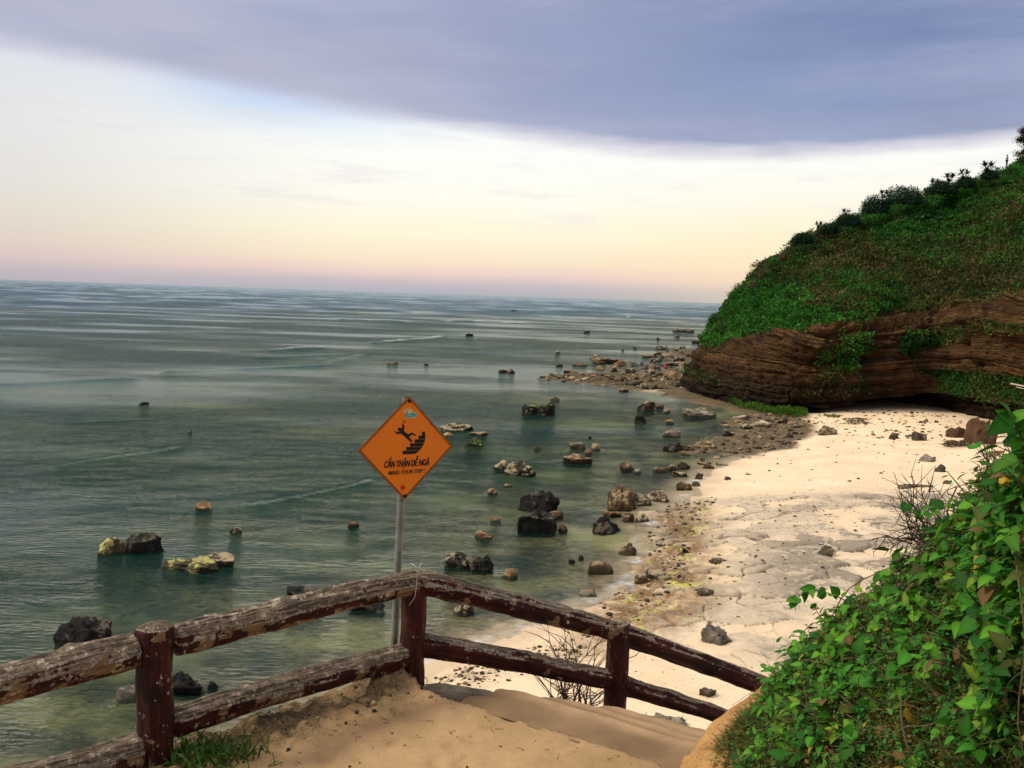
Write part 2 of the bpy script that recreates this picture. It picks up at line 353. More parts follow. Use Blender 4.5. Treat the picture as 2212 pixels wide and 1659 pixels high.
tr = g('BsdfTransparent', {0: g.mix(g.mr(dep, 0, 1.0), (.97, .98, .97), (.50, .72, .62))})
df = g('BsdfDiffuse', {0: bcol, 'Normal': nrm})
under = g('MixShader', {0: body, 1: tr, 2: df})
gl = g('BsdfGlossy', {0: g.mix(g.mr(dep, 1.5, 6, 0, 1), (.92, 1, .93), (.72, .88, 1.0)), 'Roughness': .10, 'Normal': nrm})
fr = g('Fresnel', {'IOR': 1.33, 'Normal': nrf})
sh = g('MixShader', {0: g.mr(fr, .03, .8, .004, .62), 1: under, 2: gl})
fo = g('BsdfDiffuse', {0: (.80, .80, .76)})
fmask = g.m('MULTIPLY', at('foam'), g.mr(g.noise(co, 1.4, 6, .7), .40, .60))
finish(g, g('MixShader', {0: fmask, 1: sh, 2: fo}))
keep = gridf(*qx.shape)
inl = (sd2.reshape(-1) > -3.0)
keep = keep[inl[keep].any(1)]
sea = mesh('sea', np.stack([qx, qy, zw], -1).reshape(-1, 3), keep, ms_, attrs={'depth': depth, 'calm': calm, 'foam': foam})
tag(sea, kind='structure')

# ---------------------------------------------------------------- headland
def cr(P, n):
    """catmull-rom through rows of P (k, ..., 3) to n samples"""
    P = np.asarray(P, float); k = len(P); E = np.concatenate([[2 * P[0] - P[1]], P, [2 * P[-1] - P[-2]]])
    t = np.linspace(0, k - 1, n); i = np.minimum(t.astype(int), k - 2); f = (t - i).reshape((-1,) + (1,) * (P.ndim - 1))
    a, b, c, d = E[i], E[i + 1], E[i + 2], E[i + 3]
    return .5 * (2 * b + (c - a) * f + (2 * a - 5 * b + 4 * c - d) * f ** 2 + (3 * b - a - 3 * c + d) * f ** 3)
HC = [  # toe, rock middle, brow, slope middle, crest as (u, v) ; crest y
    ((1484, 828), (1497, 790), (1524, 745), (1562, 690), (1594, 660), 150),
    ((1532, 846), (1552, 795), (1592, 738), (1622, 655), (1646, 602), 150),
    ((1602, 864), (1622, 795), (1660, 722), (1688, 632), (1706, 560), 149),
    ((1700, 880), (1714, 795), (1740, 704), (1752, 600), (1764, 526), 147),
    ((1800, 884), (1812, 790), (1832, 678), (1838, 560), (1852, 492), 145),
    ((1900, 886), (1912, 785), (1930, 682), (1938, 540), (1960, 456), 143),
    ((2000, 888), (2008, 785), (2022, 664), (2034, 530), (2060, 428), 141),
    ((2110, 905), (2108, 790), (2112, 655), (2122, 505), (2134, 400), 138),
    ((2225, 930), (2222, 790), (2218, 645), (2214, 490), (2214, 372), 136),
    ((2420, 965), (2420, 800), (2420, 600), (2420, 440), (2420, 310), 130),
    ((2750, 1000), (2750, 800), (2750, 560), (2750, 380), (2750, 200), 120)]
cols = []
for toe, rm, br, sm_, crst, cy in HC:
    T = onz(*toe, .9); ty = T.y
    P = [(T.x, ty + .8, -.8), tuple(T), tuple(ony(*rm, ty + .8)), tuple(ony(*br, ty + 2.6)), tuple(ony(*sm_, (ty + 2.6) * .45 + cy * .55)), tuple(ony(*crst, cy))]
    c = P[-1]; P += [(c[0] + 1, c[1] + 10, c[2] + .2), (c[0] + 3, c[1] + 30, c[2] - 7), (c[0] + 6, c[1] + 50, -1)]
    cols.append(P)
tip = []
for k, p in enumerate(cols[0]):
    tip.append((p[0] + 4.5 + .25 * k, p[1] + 22, min(p[2], 9)))
cols.insert(0, tip)
HP = cr(np.array(cols), 620)                     # along
HP = cr(HP.transpose(1, 0, 2), 560)              # rows up, (row, col, 3)
tt = np.linspace(0, 8, 560)[:, None] * np.ones((1, 620))
du = np.gradient(HP, axis=1); dv = np.gradient(HP, axis=0); Nn = np.cross(du, dv); Nn /= np.linalg.norm(Nn, axis=2, keepdims=True) + 1e-9
hx, hy, hz = HP[..., 0].copy(), HP[..., 1].copy(), HP[..., 2].copy()
L = hz + .35 * fbm(hx, hy, hz, 4, .14) + .05 * (hx - 42) * sst(60, 20, hx) - 2.6 * sst(20, 58, hx) * (1 + .1 * np.sin(hx * .12)) - .0016 * (hx - 42) ** 2 * 0 + .5 * fbm(hx, hy, hz, 3, .09)
vegt = 2.96 + .22 * fbm(hx * .5, hz * .3, 2, 4, .30) - .35 * sst(1500, 1500.1, 0)
veg = sst(-.12, .12, tt - vegt)
patch = sst(.36, .52, fbm(hx, hz * 1.6, 5, 4, .13) * .5 + .32) * sst(1.2, 1.9, tt)
veg = np.maximum(veg, patch)
led = vn(L * .9, hx * .10, 7) * .55 + vn(L * 2.2, hx * .16, 8) * .30 + vn(L * 5.5, hx * .25, 9) * .14
led = np.sign(led) * np.abs(led) ** .7
blk = worley(hx * .30 + .3 * fbm(hx, hz, 3, 2, .5), L * .42)
led = led + .22 * np.sign(vn(L * 3.3, hx * .05, 19)) * (np.abs(vn(L * 3.3, hx * .05, 19)) > .25)
rockd = led * .62 + (blk[2] - .5) * .8 * sst(0, .12, blk[1] - blk[0]) - .35 * (1 - sst(0, .10, blk[1] - blk[0])) + fbm(hx, hy, hz, 5, .45, .6) * .60 - .5 * sst(.55, .8, vn(hx * .55, 0, L * .12)) + .5 * fbm(hx, hy, hz, 3, .07)
vegd = 1.1 * fbm(hx, hy, hz, 5, .16, .55) + .9 * np.abs(fbm(hx, hy, hz, 4, .42)) - .3
rk = 1 - veg
disp = rockd * rk + vegd * veg
disp *= sst(0.5, 1.0, tt) * .85 + .15
# cave at the foot: the rock steps back under a low roof
cu = np.array([onz(1690, 880).x, onz(1830, 884).x, onz(1960, 886).x, onz(2036, 890).x])
top = np.interp(hx, [cu[0], cu[0] + 6, cu[1], cu[2], cu[3] - .6, cu[3]], [.6, 1.1, 1.6, 2.9, 2.7, .3]) + .25 * vn(hx * .4, 0, 3)
inc = (hx > cu[0]) & (hx < cu[3]) & (tt < 2.6)
cav = np.where(inc, sst(.25, -.25, hz - top), 0)
out = HP + Nn * disp[..., None] * (-1 if Nn[280, 300, 1] > 0 else 1)
front = tt < 3
out[..., 1] += 9.0 * cav * np.where(front, 1, 0)
under = np.where(front, sst(4.5, 0, hz) * 1.5, 0); out[..., 1] += under
mh, g = material('headland_rock_and_scrub')
co = g('TexCoord').outputs['Object']; at = lambda n: g('Attribute', attribute_name=n).outputs['Fac']
n1 = g.noise(co, .16, 6, .6); n2 = g.noise(co, .9, 7, .65); n3 = g.noise(co, 4, 6, .7)
Lr = at('layer')
band = g('TexNoise', {'W': g.m('MULTIPLY', Lr, 1.6), 'Scale': 1.0, 'Detail': 6, 'Roughness': .7}, noise_dimensions='1D').outputs[0]
fine = g('TexNoise', {'W': g.m('ADD', g.m('MULTIPLY', Lr, 6.5), g.m('MULTIPLY', n2, 2.0)), 'Scale': 1.0, 'Detail': 3, 'Roughness': .6}, noise_dimensions='1D').outputs[0]
rc = g.ramp(g.m('ADD', g.m('MULTIPLY', band, .7), g.m('MULTIPLY', n2, .45)), [(.32, (.010, .007, .004)), (.44, (.042, .022, .010)), (.58, (.105, .052, .020)), (.70, (.19, .105, .040))])
rc = g.mix(g.m('MULTIPLY', g.mr(fine, .38, .46, .95, 0), g.mr(n2, .34, .50)), rc, (.010, .007, .004))
rc = g.mix(g.mr(g.noise(g('Mapping', {0: co, 3: (1, 1, .14)}), .38, 5, .6), .50, .66, 0, .85), rc, (.022, .015, .010))
rc = g.mix(g.mr(g.m('ADD', n1, g.m('MULTIPLY', g.m('SUBTRACT', n2, .5), .5)), .55, .70, 0, .35), rc, (.030, .032, .010))
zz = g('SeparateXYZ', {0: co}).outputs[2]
rc = g.mix(g.mr(g.m('ADD', zz, g.m('MULTIPLY', n2, 4)), 3.2, 7.5, .88, 0), rc, (.014, .011, .008))  # wet dark rock at the foot, with undercut shade painted into its colour
vc = g.ramp(g.m('ADD', g.m('MULTIPLY', n1, .75), g.m('MULTIPLY', n2, .3)), [(.36, (.012, .035, .006)), (.5, (.028, .034, .010)), (.64, (.018, .065, .010))])
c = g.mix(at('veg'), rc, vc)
bp = g('Bump', {'Strength': .9, 'Distance': .35, 'Height': g.m('ADD', n3, g.m('ADD', g.m('MULTIPLY', fine, 1.2), n2))})
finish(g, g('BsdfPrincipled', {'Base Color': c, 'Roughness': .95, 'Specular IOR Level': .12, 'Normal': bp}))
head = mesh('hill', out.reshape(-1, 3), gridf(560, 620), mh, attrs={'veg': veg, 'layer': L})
tag(head, kind='structure')
hv = out; hN = Nn * (-1 if Nn[280, 300, 1] > 0 else 1)

# leaf-sized faces over the scrubby slope (uncountable ground cover)
def attr_leaf_mat(name, rough=.55, spec=.3, transl=.25):
    m, g = material(name); c = g('Attribute', attribute_name='tint').outputs['Color']
    p = g('BsdfPrincipled', {'Base Color': c, 'Roughness': rough, 'Specular IOR Level': spec})
    t = g('BsdfTranslucent', {0: g.mix(1.0, c, (.9, 1, .5), 'MULTIPLY')})
    finish(g, g('MixShader', {0: transl, 1: p, 2: t})); return m
M_far = attr_leaf_mat('scrub_leaves', .8, .1, .15)
M_leaf = attr_leaf_mat('vine_leaves', .6, .14, .30)
M_grass = attr_leaf_mat('grass_blades', .6, .2, .2)
def scatter_quads(C, N, size, col, up=.35, asp=.5):
    """one pointed quad per centre"""
    n = len(C); a = rng.normal(size=(n, 3)); a[:, 2] += up; a += N * .5; a /= np.linalg.norm(a, axis=1, keepdims=True)
    b = np.cross(a, rng.normal(size=(n, 3))); b /= np.linalg.norm(b, axis=1, keepdims=True) + 1e-9
    s = size[:, None]; V = np.stack([C, C + a * s * .5 + b * s * asp * .5, C + a * s, C + a * s * .5 - b * s * asp * .5], 1)
    return V.reshape(-1, 3), np.arange(n * 4).reshape(-1, 4), np.repeat(col, 4, 0)
ri = rng.integers(88, 395, 460000); ci = rng.integers(8, 575, 460000)
area = np.linalg.norm(np.cross(du, dv), axis=2)
ok = (rng.random(460000) < veg[ri, ci] * np.clip(area[ri, ci] / .035, .15, 1.0) * .8); ri, ci = ri[ok], ci[ok]
C = hv[ri, ci] + hN[ri, ci] * rng.random((len(ri), 1)) ** 2 * .55 + rng.normal(size=(len(ri), 3)) * .12
k1 = fbm(C[:, 0], C[:, 1] * .5, C[:, 2], 4, .13) ; k2 = fbm(C[:, 0], C[:, 2], 5, 3, .5); k3 = fbm(C[:, 0] * .7, C[:, 2], 9, 3, .10)
k3 = k3 + np.interp(C[:, 0], [25, 38, 50, 62, 75], [.45, .50, .0, .32, .28]) + .25 * fbm(C[:, 0], C[:, 2], 12, 2, .45)
gcol = np.where((k3 > .10)[:, None], np.array([.042, .150, .018]), np.array([.045, .085, .016]))
gcol = np.where(((k1 > .22) & (k3 <= .25))[:, None], np.array([.075, .070, .022]), gcol)
gcol = np.where(((k1 < -.45))[:, None], np.array([.018, .080, .014]), gcol)
gcol = gcol * (1 + .5 * np.clip(k2, -.9, 1))[:, None] * rng.uniform(.6, 1.45, (len(C), 1))
V, Fq, cc = scatter_quads(C, hN[ri, ci], rng.uniform(.14, .50, len(C)), gcol, .5, .6)
scrub = mesh('scrub', V, Fq, M_far, smooth=False, cols=cc)
tag(scrub, 'green and brown low scrub covering the upper headland', 'scrub', kind='stuff')
# rounded shrubs and grass clumps massed over the slope
ri = rng.integers(165, 392, 2600); ci = rng.integers(12, 570, 2600); ok = rng.random(2600) < np.clip(area[ri, ci] / .035, .15, 1) * (veg[ri, ci] > .6); ri, ci = ri[ok], ci[ok]
Cs_, Ns_, Ks_ = [], [], []
for a, b in zip(ri, ci):
    c_ = hv[a, b]; r_ = rng.uniform(.45, 1.7) * (.7 + .6 * (a > 330)); n_ = int(50 + 75 * r_ * r_); d_ = rng.normal(size=(n_, 3)); d_ /= np.linalg.norm(d_, axis=1, keepdims=True); d_[:, 2] = np.abs(d_[:, 2]) * 1.1 - .15
    q_ = c_ + d_ * r_ * rng.uniform(.55, 1.05, (n_, 1)) * [1, 1, .62] + hN[a, b] * .1
    kk = float(vn(c_[0] * .12, c_[2] * .16, 21)) + rng.normal() * .35 + float(np.interp(c_[0], [25, 38, 50, 62, 75], [.35, .4, -.05, .2, .2]))
    base_ = np.array([.036, .150, .018]) if kk > .15 else np.array([.020, .065, .014]) if kk > -.25 else np.array([.055, .075, .018]) if kk > -.55 else np.array([.085, .062, .026])
    Cs_.append(q_); Ns_.append(d_); Ks_.append(base_ * rng.uniform(.6, 1.3) * rng.uniform(.6, 1.4, (n_, 1)))
C = np.concatenate(Cs_); V, Fq, cc = scatter_quads(C, np.concatenate(Ns_), rng.uniform(.12, .34, len(C)), np.concatenate(Ks_), .4, .6)
tag(mesh('shrub_cover', V, Fq, M_far, smooth=False, cols=cc), 'massed rounded shrubs covering the headland slope', 'shrubs', kind='stuff')
# dry upright stems among the scrub
ri = rng.integers(170, 400, 9000); ci = rng.integers(20, 575, 9000)
ok = (veg[ri, ci] > .7) & (fbm(hv[ri, ci][:, 0], hv[ri, ci][:, 2], 5, 3, .12) > -.05); ri, ci = ri[ok], ci[ok]
B = hv[ri, ci]; n = len(B); dr = rng.normal(size=(n, 3)) * .45 + hN[ri, ci] * .4; dr[:, 2] += 1; dr /= np.linalg.norm(dr, axis=1, keepdims=True)
ln = rng.uniform(.6, 1.7, (n, 1)); sdv = np.cross(dr, [0, 1, 0]); sdv /= np.linalg.norm(sdv, axis=1, keepdims=True)
bend = rng.normal(size=(n, 3)) * .2
V = np.stack([B - sdv * .03, B + sdv * .03, B + dr * ln * .6 + sdv * .02 + bend, B + dr * ln * .6 - sdv * .02 + bend, B + dr * ln + bend * 2.4], 1).reshape(-1, 3)
i0 = np.arange(n)[:, None] * 5
Fq = np.concatenate([i0 + [0, 1, 2, 3], i0 + [3, 2, 4, 4]]); Fq = [tuple(f[:3]) if f[2] == f[3] else tuple(f) for f in Fq.tolist()]
stc = np.repeat(np.array([.13, .09, .05]) * rng.uniform(.4, 1.5, (n, 1)), 5, 0)
tag(mesh('dry_stems', V, Fq, M_far, smooth=False, cols=stc), 'dry brown stems sticking out of the headland scrub', 'dry stems', kind='stuff')

# ---------------------------------------------------------------- rocks
def ico(n):
    b = bmesh.new(); bmesh.ops.create_icosphere(b, subdivisions=n, radius=1); b.verts.ensure_lookup_table()
    V = np.array([v.co[:] for v in b.verts]); Fx = np.array([[v.index for v in f.verts] for f in b.faces]); b.free(); return V, Fx
ICO = {n: ico(n) for n in (2, 3, 4, 5, 6)}
def rock_shape(seed, style, lod):
    V, Fx = ICO[lod]; V = V.copy(); r = np.random.default_rng(seed)
    if style == 'cone': V[:, 2] = np.where(V[:, 2] > 0, V[:, 2] * 1.0, V[:, 2]); V[:, :2] *= (1 - .55 * np.clip(V[:, 2:3], 0, 1))
    for i in range(8 if style != 'dome' else 3):
        nn = r.normal(size=3); nn[2] *= .8 if style != 'slab' else .3; nn /= np.linalg.norm(nn); c0 = r.uniform(.48, .85)
        dd = V @ nn; V -= np.where(dd > c0, (dd - c0) * .9, 0)[:, None] * nn
    if style == 'slab': V[:, 2] = np.where(V[:, 2] > .35, .35 + (V[:, 2] - .35) * .3, V[:, 2]) + .16 * fbm(V[:, 0] * 1.6, V[:, 1] * 1.6, seed, 3)
    if style == 'block': V[:, 2] = np.where(V[:, 2] > .62, .62 + (V[:, 2] - .62) * .35, V[:, 2])
    nr_ = V / (np.linalg.norm(V, axis=1, keepdims=True) + 1e-9); o = seed * 3.7
    if style == 'flat': V[:, 2] = np.where(V[:, 2] > .3, .3 + (V[:, 2] - .3) * .15, V[:, 2])
    dsp = (.15 if style == 'flat' else .20) * fbm(V[:, 0] + o, V[:, 1], V[:, 2], 5, 1.6, .58) - .10 * np.abs(vn(V[:, 0] * 3.1 + o, V[:, 1] * 3.1, V[:, 2] * 5))
    V = V + nr_ * dsp[:, None]
    V[:, :2] /= np.abs(V[:, :2]).max(0); V[:, 2] /= V[:, 2].max()
    return V, Fx
def rock_mat(name, c1, c2, pit, lich=None, amt=.0, top=None, topamt=0., wetline=True):
    m, g = material(name); tc = g('TexCoord'); rnd = g('ObjectInfo').outputs['Random']
    co = g('VectorMath', {0: g('NewGeometry').outputs['Position'], 1: g('CombineXYZ', {0: g.m('MULTIPLY', rnd, 40)})}, operation='ADD').outputs[0]
    n1 = g.noise(co, 1.1, 6, .62); n2 = g.noise(co, 4.2, 7, .68); n3 = g.noise(co, 16, 4)
    c = g.mix(g.mr(n1, .36, .62), c1, c2)
    c = g.mix(g.mr(n2, .52, .66, 0, .9), c, pit)
    nz = g('SeparateXYZ', {0: g('NewGeometry').outputs['Normal']}).outputs[2]
    if top: c = g.mix(g.m('MULTIPLY', g.mr(g.m('ADD', nz, g.m('MULTIPLY', n2, .8)), .9, 1.15), topamt), c, top)
    if lich:
        lm = g.mr(g.m('ADD', g.m('MULTIPLY', n1, .6), g.m('ADD', g.m('MULTIPLY', n2, .5), g.m('MULTIPLY', nz, .06))), .62 - amt * .2, .66 - amt * .2)
        c = g.mix(lm, c, g.mix(n3, lich, tuple(x * .7 for x in lich)))
    if wetline:
        zz = g('SeparateXYZ', {0: g('NewGeometry').outputs['Position']}).outputs[2]
        c = g.mix(g.mr(g.m('ADD', zz, g.m('MULTIPLY', n2, .14)), .10, .2, .7, 0), c, (.035, .028, .012))
    c = g.mix(1.0, c, g.mix(rnd, (.8, .8, .8), (1.15, 1.1, 1.05)), 'MULTIPLY')
    bp = g('Bump', {'Strength': .9, 'Distance': .10, 'Height': g.m('ADD', n2, g.m('MULTIPLY', n3, .4))})
    finish(g, g('BsdfPrincipled', {'Base Color': c, 'Roughness': .85, 'Specular IOR Level': .25, 'Normal': bp})); return m
RM = {'black': rock_mat('black_rock', (.006, .006, .005), (.018, .015, .011), (.003, .003, .003), (.12, .10, .07), .0, wetline=False),
      'brown': rock_mat('brown_rock', (.045, .030, .015), (.125, .075, .035), (.018, .017, .010), (.36, .26, .15), .05),
      'tan': rock_mat('tan_rock', (.15, .085, .038), (.30, .185, .09), (.07, .045, .02), (.46, .36, .2), .1),
      'mottled': rock_mat('mottled_rock', (.016, .014, .010), (.080, .060, .035), (.010, .009, .007), (.40, .33, .2), .22),
      'yellow': rock_mat('lichen_rock', (.035, .030, .018), (.14, .11, .05), (.015, .014, .010), (.50, .47, .15), .12),
      'greenlich': rock_mat('green_lichen_rock', (.006, .006, .005), (.016, .014, .010), (.004, .004, .003), (.34, .42, .10), .02),
      'pale': rock_mat('pale_rock', (.15, .12, .08), (.34, .27, .17), (.07, .055, .035), (.55, .48, .36), .1),
      'grey': rock_mat('grey_rock', (.09, .078, .06), (.22, .19, .145), (.035, .03, .022), (.36, .31, .24), .08, wetline=False),
      'red': rock_mat('red_brown_rock', (.065, .032, .016), (.135, .070, .034), (.03, .018, .010), wetline=False),
      'beachdark': rock_mat('dark_beach_rock', (.04, .034, .024), (.10, .08, .05), (.015, .013, .01), (.22, .19, .13), .05, wetline=False)}
nrk = [0]
def rock(u, v, w, hp, mt, style, label, group=None, name='rock', z=None, dr=.7, cat='rock'):
    nrk[0] += 1; seed = nrk[0] * 13 + 5
    p = onz(u, v, 0 if z is None else z)
    for _ in range(3):
        g0 = gh(p.x, p.y + .2); zb = max(0.0, g0) if z is None else z; p = onz(u, v, zb)
    dist = (p - EYE).length; wd = w * 1.12 * p.y / F; sa_ = (EYE.z - zb) / dist
    dep = wd * dr; H = min(max(hp * 1.1 * dist / F - dep * sa_ * .62, wd * .15, .04), wd * (.66 if style in ('dome', 'cone', 'block') else .46))
    lod = 5 if w >= 60 else 4 if w > 26 else 3
    if w > 100: lod = 6
    V, Fx = rock_shape(seed, style, lod)
    V = V * [wd / 2, dep / 2, H]; V[:, 2] = np.where(V[:, 2] < 0, V[:, 2] * .9, V[:, 2])
    o = mesh(name, V, Fx, RM[mt]); o.location = (p.x, p.y + dep * .40, zb - .02)
    o.rotation_euler = (0, 0, ((seed * 37) % 100 / 100 - .5) * .5)
    tag(o, label, cat, group); return o
WG = 'rocks standing in the shallow water'; BG = 'rocks lying on the sand'; RG = 'rocks along the far reef'; SG = 'rocks at the shore edge below the cliff'
